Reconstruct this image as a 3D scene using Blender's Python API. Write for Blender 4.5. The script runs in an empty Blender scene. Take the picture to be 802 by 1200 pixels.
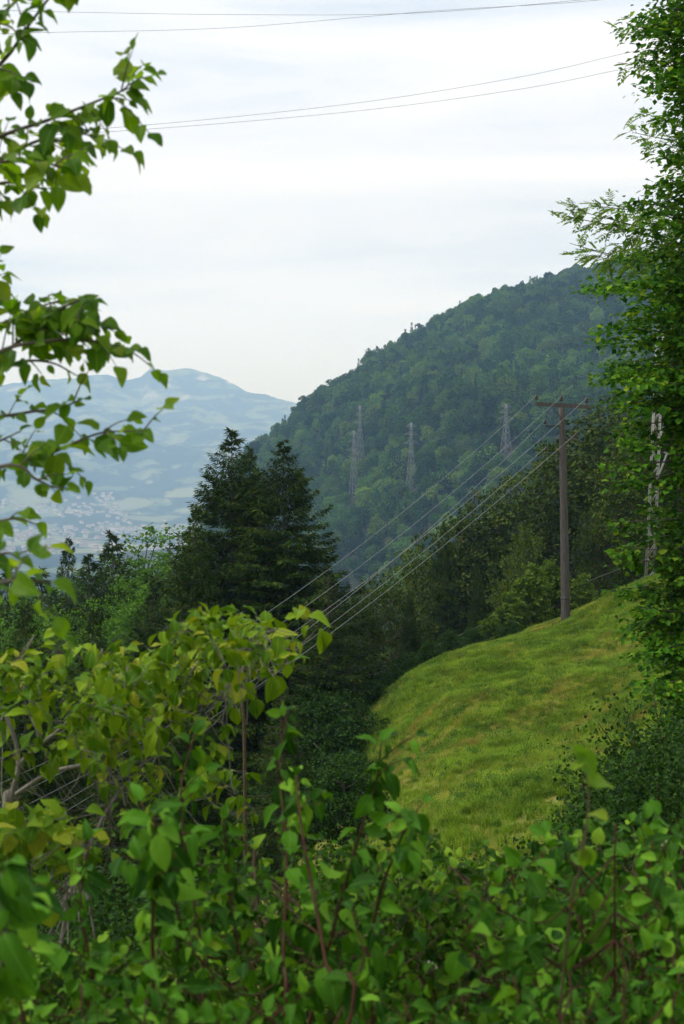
import bpy, math, random
import numpy as np
from mathutils import Matrix, Vector, Quaternion

# ------------------------------------------------------------------ camera
F = 1667.0            # focal length in photo pixels (photo 802 x 1200)
HZ = 540.0            # photo row of the horizon
PITCH = math.atan((600.0 - HZ) / F)
scn = bpy.context.scene
cd = bpy.data.cameras.new('camera'); cam = bpy.data.objects.new('camera', cd)
scn.collection.objects.link(cam); scn.camera = cam
cd.sensor_fit = 'VERTICAL'; cd.sensor_height = 36.0; cd.lens = 36.0 * F / 1200.0
cd.clip_start = 0.05; cd.clip_end = 40000
cam.location = (0, 0, 0); cam.rotation_euler = (math.pi / 2 - PITCH, 0, 0)
cd.dof.use_dof = True; cd.dof.focus_distance = 45.0; cd.dof.aperture_fstop = 7.0
scn.render.resolution_x = 684; scn.render.resolution_y = 1024

# ------------------------------------------------------------------ world, sun
SUN_EL, SUN_AZ = math.radians(58), math.radians(-100)   # azimuth from +Y, clockwise
w = bpy.data.worlds.new('World'); scn.world = w; w.use_nodes = True
nt = w.node_tree; nt.nodes.clear()
def N(t, k, **kw):
    n = t.nodes.new(k)
    for a, b in kw.items():
        if a.startswith('i_'):
            n.inputs[a[2:].replace('_', ' ')].default_value = b
        else:
            setattr(n, a, b)
    return n
wo = N(nt, 'ShaderNodeOutputWorld'); bg = N(nt, 'ShaderNodeBackground')
sky = N(nt, 'ShaderNodeTexSky', sky_type='NISHITA'); sky.sun_disc = False
sky.sun_elevation = SUN_EL; sky.sun_rotation = SUN_AZ
sky.altitude = 700; sky.air_density = 1.0; sky.dust_density = 1.5
bg.inputs['Strength'].default_value = 0.10
tc = N(nt, 'ShaderNodeTexCoord'); sp = N(nt, 'ShaderNodeSeparateXYZ')
nt.links.new(tc.outputs['Generated'], sp.inputs[0])
# cloud deck: stretch the direction so that streaks lie flat, as layers seen from the side
mp = N(nt, 'ShaderNodeMapping'); mp.inputs['Scale'].default_value = (1.6, 1.6, 13.0)
mp.inputs['Rotation'].default_value = (0.0, math.radians(4), math.radians(10))
nt.links.new(tc.outputs['Generated'], mp.inputs[0])
n1 = N(nt, 'ShaderNodeTexNoise'); n1.inputs['Scale'].default_value = 1.15; n1.inputs['Detail'].default_value = 7
n1.inputs['Roughness'].default_value = 0.52; n1.inputs['Distortion'].default_value = 0.45
nt.links.new(mp.outputs[0], n1.inputs['Vector'])
cr = N(nt, 'ShaderNodeValToRGB')
cr.color_ramp.elements[0].position = 0.38; cr.color_ramp.elements[0].color = (7.4, 8.4, 9.7, 1)
cr.color_ramp.elements[1].position = 0.60; cr.color_ramp.elements[1].color = (10.4, 10.6, 10.9, 1)
e = cr.color_ramp.elements.new(0.48); e.color = (9.1, 9.7, 10.5, 1)
nt.links.new(n1.outputs['Fac'], cr.inputs[0])
mx = N(nt, 'ShaderNodeMix', data_type='RGBA'); mx.inputs['Factor'].default_value = 0.93
# the deck grows bluer and thinner towards the horizon, all the way round
hr = N(nt, 'ShaderNodeMapRange'); hr.inputs['From Min'].default_value = 0.0; hr.inputs['From Max'].default_value = 0.16
hr.inputs['To Min'].default_value = 1.0; hr.inputs['To Max'].default_value = 0.0; nt.links.new(sp.outputs[2], hr.inputs[0])
hm_ = N(nt, 'ShaderNodeMix', data_type='RGBA', blend_type='MULTIPLY'); hm_.inputs['B'].default_value = (0.77, 0.93, 1.14, 1)
nt.links.new(hr.outputs[0], hm_.inputs['Factor']); nt.links.new(cr.outputs[0], hm_.inputs['A'])
nt.links.new(sky.outputs[0], mx.inputs['A']); nt.links.new(hm_.outputs['Result'], mx.inputs['B'])
nt.links.new(mx.outputs['Result'], bg.inputs['Color']); nt.links.new(bg.outputs[0], wo.inputs[0])

sl = bpy.data.lights.new('sun', 'SUN'); sl.energy = 2.7; sl.angle = math.radians(16); sl.color = (1.0, 0.95, 0.84)
so = bpy.data.objects.new('sun', sl); scn.collection.objects.link(so)
sd = Vector((math.sin(SUN_AZ) * math.cos(SUN_EL), math.cos(SUN_AZ) * math.cos(SUN_EL), math.sin(SUN_EL)))
so.rotation_euler = (-sd).to_track_quat('-Z', 'Y').to_euler(); so.location = (0, 0, 60)

vs = scn.view_settings; vs.view_transform = 'Standard'; vs.look = 'None'; vs.gamma = 1; vs.exposure = 0.14
scn.render.engine = 'CYCLES'
cy = scn.cycles
cy.max_bounces = 10; cy.diffuse_bounces = 2; cy.glossy_bounces = 2; cy.transmission_bounces = 3
cy.transparent_max_bounces = 4; cy.volume_bounces = 8
cy.use_adaptive_sampling = True; cy.adaptive_threshold = 0.02
cy.use_denoising = True; cy.sample_clamp_indirect = 4

# ------------------------------------------------------------------ helpers
rng = np.random.default_rng(7)
def P(px, py, d):
    """the point at distance d (metres forward) seen at that photo pixel; used to survey the place"""
    u = (px - 401.0) / F; v = (600.0 - py) / F
    c, s = math.cos(PITCH), math.sin(PITCH)
    fy, fz = c + v * s, -s + v * c
    return np.array([u * d / fy, d, fz * d / fy])
def proj(p):
    p = np.atleast_2d(p); c, s = math.cos(PITCH), math.sin(PITCH)
    dep = p[:, 1] * c - p[:, 2] * s; up = p[:, 1] * s + p[:, 2] * c
    dep = np.where(dep < .01, .01, dep)
    return 401 + F * p[:, 0] / dep, 600 - F * up / dep, dep
def unit(a):
    a = np.asarray(a, float); return a / np.maximum(np.linalg.norm(a, axis=-1, keepdims=True), 1e-9)

def _hash(ix, iy, iz, seed):
    h = (ix.astype(np.int64) * 374761393 + iy.astype(np.int64) * 668265263 + iz.astype(np.int64) * 2147483647 + seed * 144665) & 0xffffffff
    h = ((h ^ (h >> 13)) * 1274126177) & 0xffffffff
    return ((h ^ (h >> 16)) & 0xffff) / 65535.0
def vnoise(x, y, seed=0):
    x = np.asarray(x, float); y = np.asarray(y, float)
    ix, iy = np.floor(x), np.floor(y); fx, fy = x - ix, y - iy
    fx = fx * fx * (3 - 2 * fx); fy = fy * fy * (3 - 2 * fy); z = np.zeros_like(ix)
    a = _hash(ix, iy, z, seed); b = _hash(ix + 1, iy, z, seed); c = _hash(ix, iy + 1, z, seed); d = _hash(ix + 1, iy + 1, z, seed)
    return (a + (b - a) * fx) * (1 - fy) + (c + (d - c) * fx) * fy
def fbm(x, y, seed=0, o=5, r=.5):
    s = 0; a = 1; t = 0
    for k in range(o):
        s = s + a * vnoise(x * 2 ** k, y * 2 ** k, seed + k * 17); t += a; a *= r
    return s / t * 2 - 1

class MB:
    def __init__(s): s.v = []; s.f = []; s.m = []; s.u = []; s.n = 0
    def add(s, v, f, mat=0, uv=None):
        v = np.asarray(v, float).reshape(-1, 3); f = np.asarray(f, int).reshape(-1, 3)
        s.v.append(v); s.f.append(f + s.n); s.m.append(np.full(len(f), mat)); s.n += len(v)
        s.u.append(np.zeros((len(v), 2)) if uv is None else uv)
    def data(s, name, mats, smooth=True):
        me = bpy.data.meshes.new(name)
        v = np.concatenate(s.v); f = np.concatenate(s.f); m = np.concatenate(s.m); u = np.concatenate(s.u)
        me.vertices.add(len(v)); me.vertices.foreach_set('co', v.astype(np.float32).ravel())
        me.loops.add(len(f) * 3); me.loops.foreach_set('vertex_index', f.astype(np.int32).ravel())
        me.polygons.add(len(f)); me.polygons.foreach_set('loop_start', np.arange(0, len(f) * 3, 3, dtype=np.int32))
        me.polygons.foreach_set('loop_total', np.full(len(f), 3, np.int32))
        me.polygons.foreach_set('material_index', m.astype(np.int32))
        me.polygons.foreach_set('use_smooth', np.full(len(f), smooth, bool))
        if np.any(u):
            l = me.uv_layers.new(name='UVMap'); l.data.foreach_set('uv', u[f.ravel()].astype(np.float32).ravel())
        for x in (mats if isinstance(mats, (list, tuple)) else [mats]): me.materials.append(x)
        me.update(calc_edges=True); return me
    def build(s, name, mats, parent=None, smooth=True, loc=(0, 0, 0)):
        return link(name, s.data(name, mats, smooth), parent, loc)
def link(name, me, parent=None, loc=(0, 0, 0)):
    o = bpy.data.objects.new(name, me); scn.collection.objects.link(o); o.location = loc
    if parent is not None: o.parent = parent
    return o
def tag(o, label=None, cat=None, group=None, kind=None):
    if label: o['label'] = label
    if cat: o['category'] = cat
    if group: o['group'] = group
    if kind: o['kind'] = kind
    return o
def thing(name, loc, label, cat, group=None):
    o = bpy.data.objects.new(name, None); scn.collection.objects.link(o)
    o.location = [float(c) for c in loc]; o.empty_display_size = .3
    return tag(o, label, cat, group)

def tube(mb, pts, rad, sides=6, mat=0, cap=True):
    pts = np.asarray(pts, float); n = len(pts); rad = np.broadcast_to(np.asarray(rad, float), (n,))
    t = np.gradient(pts, axis=0); t = unit(t)
    ref = np.array([0, 0, 1.0]) if abs(t[:, 2]).mean() < .8 else np.array([1.0, 0, 0])
    a = unit(np.cross(t, ref)); b = np.cross(t, a)
    an = np.linspace(0, 2 * math.pi, sides, endpoint=False)
    v = pts[:, None] + rad[:, None, None] * (a[:, None] * np.cos(an)[None, :, None] + b[:, None] * np.sin(an)[None, :, None])
    i = np.arange(n - 1)[:, None] * sides; j = np.arange(sides)[None]; k = (j + 1) % sides
    f = np.stack([np.stack([i + j, i + k, i + sides + k], -1), np.stack([i + j, i + sides + k, i + sides + j], -1)], 2).reshape(-1, 3)
    v = v.reshape(-1, 3)
    if cap:
        m = len(v); v = np.vstack([v, pts[0], pts[-1]]); j = np.arange(sides); k = (j + 1) % sides
        f = np.vstack([f, np.stack([k, j, np.full(sides, m)], -1), np.stack([j + (n - 1) * sides, k + (n - 1) * sides, np.full(sides, m + 1)], -1)])
    mb.add(v, f, mat)
def box(mb, c, s, mat=0, R=None):
    v = np.array([[x, y, z] for x in (-.5, .5) for y in (-.5, .5) for z in (-.5, .5)]) * np.array(s)
    if R is not None: v = v @ np.array(R).T
    f = [[0, 1, 3], [0, 3, 2], [4, 6, 7], [4, 7, 5], [0, 4, 5], [0, 5, 1], [2, 3, 7], [2, 7, 6], [0, 2, 6], [0, 6, 4], [1, 5, 7], [1, 7, 3]]
    mb.add(v + np.array(c), f, mat)
def curve(pts, n=24):
    """Catmull-Rom through the given points"""
    p = np.asarray(pts, float)
    if len(p) == 2: return p[0] + (p[1] - p[0]) * np.linspace(0, 1, n)[:, None]
    p = np.vstack([2 * p[0] - p[1], p, 2 * p[-1] - p[-2]]); out = []
    m = max(2, int(n / (len(p) - 3)))
    for k in range(1, len(p) - 2):
        t = np.linspace(0, 1, m, endpoint=False)[:, None]
        out.append(.5 * (2 * p[k] + (p[k + 1] - p[k - 1]) * t + (2 * p[k - 1] - 5 * p[k] + 4 * p[k + 1] - p[k + 2]) * t ** 2 + (3 * p[k] - p[k - 1] - 3 * p[k + 1] + p[k + 2]) * t ** 3))
    return np.vstack(out + [p[-2][None]])

def frames(ax, nr):
    """leaf frames: columns side, axis, normal"""
    a = unit(ax); s = unit(np.cross(a, nr)); n = np.cross(s, a)
    return np.stack([s, a, n], -1)
def scatter(mb, T, Fc, pos, M, mat=0, uv=None):
    """one template copied through all frames into one mesh"""
    n = len(pos); k = len(T)
    if n == 0: return
    v = np.einsum('nij,kj->nki', M, T) + pos[:, None]
    f = (np.asarray(Fc)[None] + (np.arange(n) * k)[:, None, None]).reshape(-1, 3)
    mb.add(v.reshape(-1, 3), f, mat, None if uv is None else np.tile(uv, (n, 1)))

# ------------------------------------------------------------------ materials
def newmat(name):
    m = bpy.data.materials.new(name); m.use_nodes = True; t = m.node_tree; t.nodes.clear()
    o = N(t, 'ShaderNodeOutputMaterial'); return m, t, o
def leaf_mat(name, c1, c2, c3=None, trans=.35, tcol=None, rough=.6, veins=False, spec=.10, pos_scale=None, island=1.):
    m, t, o = newmat(name)
    oi = N(t, 'ShaderNodeObjectInfo'); ge = N(t, 'ShaderNodeNewGeometry')
    ad = N(t, 'ShaderNodeMath', operation='ADD'); fr = N(t, 'ShaderNodeMath', operation='FRACT')
    t.links.new(oi.outputs['Random'], ad.inputs[0]); il = N(t, 'ShaderNodeMath', operation='MULTIPLY'); il.inputs[1].default_value = island; t.links.new(ge.outputs['Random Per Island'], il.inputs[0]); t.links.new(il.outputs[0], ad.inputs[1]); t.links.new(ad.outputs[0], fr.inputs[0])
    rp = N(t, 'ShaderNodeValToRGB'); rp.color_ramp.elements[0].color = (*c1, 1); rp.color_ramp.elements[1].color = (*c2, 1)
    rp.color_ramp.elements[0].position = .1; rp.color_ramp.elements[1].position = .8
    if c3: x = rp.color_ramp.elements.new(.97); x.color = (*c3, 1)
    t.links.new(fr.outputs[0], rp.inputs[0]); col = rp.outputs[0]
    if pos_scale:      # broad patches of lighter and darker foliage
        n = N(t, 'ShaderNodeTexNoise'); n.inputs['Scale'].default_value = pos_scale; n.inputs['Detail'].default_value = 2
        t.links.new(ge.outputs['Position'], n.inputs['Vector'])
        mr = N(t, 'ShaderNodeMapRange'); mr.inputs['From Min'].default_value = .35; mr.inputs['From Max'].default_value = .65
        mr.inputs['To Min'].default_value = .7; mr.inputs['To Max'].default_value = 1.3
        t.links.new(n.outputs['Fac'], mr.inputs[0])
        vm = N(t, 'ShaderNodeVectorMath', operation='SCALE'); t.links.new(col, vm.inputs[0]); t.links.new(mr.outputs[0], vm.inputs['Scale']); col = vm.outputs[0]
    pb = N(t, 'ShaderNodeBsdfPrincipled'); pb.inputs['Roughness'].default_value = rough; pb.inputs['Specular IOR Level'].default_value = spec
    if veins:
        uv = N(t, 'ShaderNodeUVMap'); s = N(t, 'ShaderNodeSeparateXYZ'); t.links.new(uv.outputs[0], s.inputs[0])
        def mth(op, a, b=None):
            q = N(t, 'ShaderNodeMath', operation=op)
            for i, x in enumerate((a, b)):
                if x is None: continue
                if isinstance(x, (int, float)): q.inputs[i].default_value = x
                else: t.links.new(x, q.inputs[i])
            return q.outputs[0]
        au = mth('ABSOLUTE', mth('SUBTRACT', s.outputs[0], .5))
        rib = mth('LESS_THAN', au, .018)
        sv = mth('SINE', mth('MULTIPLY', mth('SUBTRACT', s.outputs[1], mth('MULTIPLY', au, .75)), 50.0))
        sv = mth('POWER', mth('MAXIMUM', sv, 0.0), 6.0)
        fac = mth('MINIMUM', mth('ADD', mth('MULTIPLY', rib, .5), mth('MULTIPLY', sv, .28)), .6)
        mi = N(t, 'ShaderNodeMix', data_type='RGBA'); t.links.new(fac, mi.inputs['Factor']); t.links.new(col, mi.inputs['A'])
        vc = tuple(min(1, x * 1.7 + .03) for x in c2); mi.inputs['B'].default_value = (*vc, 1); col = mi.outputs['Result']
        # blotches and small brown spots
        n = N(t, 'ShaderNodeTexNoise'); n.inputs['Scale'].default_value = 38; n.inputs['Detail'].default_value = 3
        t.links.new(ge.outputs['Position'], n.inputs['Vector'])
        k = mth('GREATER_THAN', n.outputs['Fac'], .70)
        m2 = N(t, 'ShaderNodeMix', data_type='RGBA'); t.links.new(mth('MULTIPLY', k, .55), m2.inputs['Factor']); t.links.new(col, m2.inputs['A'])
        m2.inputs['B'].default_value = (.16, .12, .03, 1); col = m2.outputs['Result']
        bp = N(t, 'ShaderNodeBump'); bp.inputs['Strength'].default_value = .5; bp.inputs['Distance'].default_value = .004
        t.links.new(fac, bp.inputs['Height']); bp.invert = True; t.links.new(bp.outputs[0], pb.inputs['Normal'])
    t.links.new(col, pb.inputs['Base Color'])
    tr = N(t, 'ShaderNodeBsdfTranslucent'); hs = N(t, 'ShaderNodeMix', data_type='RGBA', blend_type='MULTIPLY')
    hs.inputs['Factor'].default_value = 1; hs.inputs['B'].default_value = (*(tcol or (1.5, 1.45, .5)), 1)
    t.links.new(col, hs.inputs['A']); t.links.new(hs.outputs['Result'], tr.inputs[0])
    ms = N(t, 'ShaderNodeMixShader'); ms.inputs[0].default_value = trans
    t.links.new(pb.outputs[0], ms.inputs[1]); t.links.new(tr.outputs[0], ms.inputs[2]); t.links.new(ms.outputs[0], o.inputs[0])
    return m
def noisy_mat(name, cols, scale, rough=.9, bump=.0, stretch=(1, 1, 1), obj=True, detail=6, bdist=.02):
    m, t, o = newmat(name); c = N(t, 'ShaderNodeTexCoord'); mp = N(t, 'ShaderNodeMapping'); mp.inputs['Scale'].default_value = stretch
    t.links.new(c.outputs['Object'], mp.inputs[0])
    n = N(t, 'ShaderNodeTexNoise'); n.inputs['Scale'].default_value = scale; n.inputs['Detail'].default_value = detail
    t.links.new(mp.outputs[0], n.inputs['Vector']); r = N(t, 'ShaderNodeValToRGB'); el = r.color_ramp.elements
    el[0].position = .3; el[1].position = .7; el[0].color = (*cols[0], 1); el[1].color = (*cols[-1], 1)
    for k, c_ in enumerate(cols[1:-1]): x = el.new(.3 + .4 * (k + 1) / (len(cols) - 1)); x.color = (*c_, 1)
    t.links.new(n.outputs['Fac'], r.inputs[0]); pb = N(t, 'ShaderNodeBsdfPrincipled'); pb.inputs['Roughness'].default_value = rough
    pb.inputs['Specular IOR Level'].default_value = .25
    t.links.new(r.outputs[0], pb.inputs['Base Color'])
    if bump:
        b = N(t, 'ShaderNodeBump'); b.inputs['Strength'].default_value = bump; b.inputs['Distance'].default_value = bdist
        t.links.new(n.outputs['Fac'], b.inputs['Height']); t.links.new(b.outputs[0], pb.inputs['Normal'])
    t.links.new(pb.outputs[0], o.inputs[0]); return m

M_hazel = leaf_mat('hazel_leaf', (.05, .14, .006), (.14, .26, .010), (.20, .28, .018), trans=.55, veins=True, rough=.45, spec=.18)
M_yellow = leaf_mat('yellow_green_leaf', (.045, .120, .005), (.16, .26, .009), (.25, .27, .02), trans=.25, veins=True, rough=.5, spec=.07)
M_dog = leaf_mat('dogwood_leaf', (.009, .045, .003), (.062, .180, .008), (.15, .31, .022), trans=.22, veins=True, rough=.5, spec=.07)
M_bram = leaf_mat('bramble_leaf', (.007, .034, .002), (.062, .165, .007), (.18, .31, .022), trans=.20, veins=True, rough=.5, spec=.07)
M_right = leaf_mat('hornbeam_leaf', (.014, .065, .004), (.075, .20, .009), (.16, .25, .012), trans=.28, pos_scale=.5)
M_ash = leaf_mat('ash_leaf', (.08, .17, .02), (.16, .27, .035), trans=.4)
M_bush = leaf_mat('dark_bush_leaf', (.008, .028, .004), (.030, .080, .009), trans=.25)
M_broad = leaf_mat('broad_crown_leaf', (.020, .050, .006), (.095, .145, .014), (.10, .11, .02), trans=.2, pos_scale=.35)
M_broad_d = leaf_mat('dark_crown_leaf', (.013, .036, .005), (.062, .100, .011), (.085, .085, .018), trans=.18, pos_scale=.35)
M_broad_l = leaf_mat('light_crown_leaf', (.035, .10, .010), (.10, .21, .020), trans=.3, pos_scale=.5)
M_young = leaf_mat('young_tree_leaf', (.06, .12, .012), (.12, .19, .02), trans=.28)
M_spruce = leaf_mat('spruce_needles', (.010, .030, .005), (.036, .070, .009), (.085, .10, .016), trans=.08, rough=.7, pos_scale=.6, spec=.04)
M_fir = leaf_mat('far_conifer_needles', (.014, .036, .014), (.030, .062, .018), trans=.04, rough=.7, island=.3)
M_far = leaf_mat('far_crown_leaf', (.018, .066, .014), (.090, .19, .026), (.15, .23, .03), trans=.12, rough=.7, pos_scale=.012, island=.12)
M_grass = leaf_mat('meadow_grass', (.10, .205, .012), (.22, .30, .028), (.34, .31, .09), trans=.35, pos_scale=1.1, rough=.6)
M_straw = leaf_mat('straw_grass', (.24, .24, .04), (.34, .31, .08), (.34, .25, .09), trans=.3, pos_scale=1.1, rough=.6)
M_lush = leaf_mat('lush_grass', (.09, .18, .012), (.16, .25, .02), trans=.3, pos_scale=1.1, rough=.6)
M_weed = leaf_mat('meadow_weed', (.035, .10, .010), (.085, .17, .016), trans=.2, pos_scale=.4)
M_bark = noisy_mat('bark', [(.035, .028, .020), (.09, .075, .058), (.14, .12, .09)], 6, bump=.5, stretch=(1, 1, .25))
M_greybark = noisy_mat('grey_bark', [(.09, .08, .065), (.16, .145, .12), (.22, .205, .18)], 9, bump=.3)
M_redstem = noisy_mat('red_stem', [(.030, .012, .008), (.055, .02, .012), (.05, .04, .015)], 30)
M_brownstem = noisy_mat('brown_twig', [(.05, .035, .02), (.10, .07, .04)], 25)
M_pole = noisy_mat('pole_wood', [(.050, .043, .038), (.080, .070, .063), (.112, .100, .092)], 9, bump=.4, stretch=(3, 3, .25))
M_iron = noisy_mat('dark_iron', [(.05, .047, .045), (.09, .08, .07)], 12, rough=.55)
M_porc = noisy_mat('dark_porcelain', [(.035, .022, .016), (.06, .035, .025)], 4, rough=.2)
M_wire = noisy_mat('aluminium_wire', [(.22, .22, .23), (.32, .32, .33)], 2, rough=.5)
M_wired = noisy_mat('dark_wire', [(.10, .10, .11), (.14, .14, .15)], 2, rough=.6)
M_steel = noisy_mat('galvanised_steel', [(.20, .21, .20), (.28, .29, .28)], 3, rough=.55)
M_pale = noisy_mat('pale_mast_paint', [(.24, .24, .22), (.34, .34, .31)], 5, rough=.6)
M_wall = noisy_mat('far_render_wall', [(.38, .37, .35), (.58, .57, .55)], .02)
M_roof = noisy_mat('far_tiled_roof', [(.15, .10, .08), (.22, .15, .12)], .05)
M_berry = noisy_mat('white_berry', [(.42, .44, .28), (.6, .6, .42)], 20, rough=.4)
M_petal = noisy_mat('dried_orange_leaf', [(.35, .12, .03), (.45, .20, .06)], 20)
M_yflower = noisy_mat('yellow_flower', [(.65, .50, .03), (.75, .6, .05)], 20)

# ------------------------------------------------------------------ ground (near sheet) by thin-plate spline
ctrl = [(0, -6, -1.2), (-12, -6, -1.8), (15, -6, -.6), (0, 0, -1.7), (-4, 2, -2.1), (4, 2, -1.8), (0, 5, -3.5), (4, 6, -3.2), (-5, 6, -4.3), (0, 10, -5.0), (5, 10, -4.4),
        (0, 15, -6.4), (4.5, 15, -5.6), (12, 15, -3.2), (20, 30, -1.5), (20, 50, -1.5), (16, 62, -4.0), (-10, 15, -10.5), (-30, 12, -14), (-30, 30, -24),
        (-4, 28, -13), (-4, 45, -17), (-9, 60, -25), (-12, 40, -21), (-20, 60, -31), (-45, 55, -42), (-30, 90, -46), (-12, 95, -42), (0, 95, -34), (12, 100, -24), (26, 100, -14),
        (40, 60, 2), (40, 20, 3), (40, 100, -4), (-50, 0, -16), (-50, 140, -62), (0, 140, -52), (40, 140, -22), (70, 140, -8), (70, 60, 8), (70, 0, 10), (-60, 90, -56)]
for q in [(445, 1000, 28), (560, 1005, 27), (700, 1000, 26), (480, 900, 38), (580, 890, 37), (700, 880, 35), (560, 868, 41.5), (660, 866, 40.5), (520, 830, 46), (600, 800, 48), (700, 790, 46), (480, 812, 51),
          (447, 818, 55), (740, 702, 63), (700, 713, 64), (663, 733, 64), (610, 743, 65), (560, 756, 64), (520, 770, 62), (485, 792, 58.5), (640, 760, 57), (760, 760, 50), (790, 850, 36), (800, 690, 62)]:
    ctrl.append(tuple(P(*q)))
for q in [(740, 75, -1.2), (700, 77, -1.6), (640, 77, -2.4), (560, 75, -3.4), (500, 70, -3.5)]:     # the far side falls away
    p = P(q[0], 735, q[1]); ctrl.append((p[0], q[1], P(q[0], 745, 64)[2] + q[2]))
ctrl = np.array(ctrl)
def _K(r2): return np.where(r2 > 1e-9, .5 * r2 * np.log(r2 + 1e-12), 0)
nC = len(ctrl); A = np.zeros((nC + 3, nC + 3)); d2 = ((ctrl[:, None, :2] - ctrl[None, :, :2]) ** 2).sum(-1)
A[:nC, :nC] = _K(d2) + np.eye(nC) * .5; A[:nC, nC] = 1; A[:nC, nC + 1:] = ctrl[:, :2]; A[nC:, :nC] = A[:nC, nC:].T
wts = np.linalg.solve(A, np.r_[ctrl[:, 2], 0, 0, 0])
def gz(x, y):
    x = np.atleast_1d(np.asarray(x, float)); y = np.atleast_1d(np.asarray(y, float)); out = np.zeros(x.shape)
    for k in range(nC): out += wts[k] * _K((x - ctrl[k, 0]) ** 2 + (y - ctrl[k, 1]) ** 2)
    return out + wts[nC] + wts[nC + 1] * x + wts[nC + 2] * y
def gzn(x, y):
    return gz(x, y) + .16 * fbm(np.asarray(x) / 2.6, np.asarray(y) / 2.6, 3, 4) + .25 * fbm(np.asarray(x) / 7., np.asarray(y) / 7., 9, 2)
def grid_mesh(xs, ys, Z, mat, name):
    X, Y = np.meshgrid(xs, ys); n, m = X.shape
    v = np.stack([X, Y, Z], -1).reshape(-1, 3); i = np.arange(n - 1)[:, None] * m; j = np.arange(m - 1)[None]
    a = i + j; f = np.stack([np.stack([a, a + 1, a + m + 1], -1), np.stack([a, a + m + 1, a + m], -1)], 2).reshape(-1, 3)
    b = MB(); b.add(v, f); return b.build(name, mat)
def sheet(V, mat, name):
    n, m = V.shape[:2]; i = np.arange(n - 1)[:, None] * m; j = np.arange(m - 1)[None]; a = i + j
    f = np.stack([np.stack([a, a + 1, a + m + 1], -1), np.stack([a, a + m + 1, a + m], -1)], 2).reshape(-1, 3)
    b = MB(); b.add(V.reshape(-1, 3), f); return b.build(name, mat)
# soil and turf of the near ground
m, t, o = newmat('turf_and_soil'); ge = N(t, 'ShaderNodeNewGeometry')
n1 = N(t, 'ShaderNodeTexNoise'); n1.inputs['Scale'].default_value = .35; n1.inputs['Detail'].default_value = 8
n2 = N(t, 'ShaderNodeTexNoise'); n2.inputs['Scale'].default_value = 9; n2.inputs['Detail'].default_value = 5
for n in (n1, n2): t.links.new(ge.outputs['Position'], n.inputs['Vector'])
r1 = N(t, 'ShaderNodeValToRGB'); r1.color_ramp.elements[0].position = .35; r1.color_ramp.elements[0].color = (.075, .13, .014, 1)
r1.color_ramp.elements[1].position = .68; r1.color_ramp.elements[1].color = (.26, .23, .07, 1)
x = r1.color_ramp.elements.new(.52); x.color = (.15, .18, .022, 1)
t.links.new(n1.outputs['Fac'], r1.inputs[0])
r2 = N(t, 'ShaderNodeValToRGB'); r2.color_ramp.elements[0].color = (.5, .5, .5, 1); r2.color_ramp.elements[1].color = (1.2, 1.2, 1.2, 1); t.links.new(n2.outputs['Fac'], r2.inputs[0])
mm = N(t, 'ShaderNodeMix', data_type='RGBA', blend_type='MULTIPLY'); mm.inputs['Factor'].default_value = 1
t.links.new(r1.outputs[0], mm.inputs['A']); t.links.new(r2.outputs[0], mm.inputs['B'])
pb = N(t, 'ShaderNodeBsdfPrincipled'); pb.inputs['Roughness'].default_value = .95; pb.inputs['Specular IOR Level'].default_value = .1
bp = N(t, 'ShaderNodeBump'); bp.inputs['Strength'].default_value = .8; bp.inputs['Distance'].default_value = .08
t.links.new(n2.outputs['Fac'], bp.inputs['Height']); t.links.new(bp.outputs[0], pb.inputs['Normal'])
t.links.new(mm.outputs['Result'], pb.inputs['Base Color']); t.links.new(pb.outputs[0], o.inputs[0]); M_turf = m
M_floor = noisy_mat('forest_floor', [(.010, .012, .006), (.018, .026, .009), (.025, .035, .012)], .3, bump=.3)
xs = np.linspace(-60, 70, 326); ys = np.linspace(-6, 140, 366); X, Y = np.meshgrid(xs, ys)
tag(grid_mesh(xs, ys, gzn(X, Y), M_turf, 'ground'), kind='structure')

# far base of the land: drops from this slope into the wide valley
def base_z(x, y):
    r = np.hypot(x, y)
    z = np.interp(y, [-14000, -200, 0, 60, 140, 420, 900, 1900, 3100, 20000], [-60, -50, -40, -50, -72, -118, -160, -225, -258, -258])
    return z + 5 * fbm(x / 320, y / 320, 21, 4) * np.clip((r - 150) / 400, 0, 1) * np.clip((3000 - r) / 1500, .0, 1)
ax_ = np.r_[-14000, -9000, -6000, -4000, -2600, -1600, np.arange(-1000, 1001, 50), 1600, 2600, 4000, 6000, 9000, 14000]
ay_ = np.r_[-14000, -8000, -4000, -2000, -1000, -500, np.arange(-300, 1501, 50), np.arange(1700, 3401, 170), 5000, 8000, 14000]
X, Y = np.meshgrid(ax_, ay_)
tag(grid_mesh(ax_, ay_, base_z(X, Y), M_floor, 'valley_ground'), kind='structure')

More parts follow.
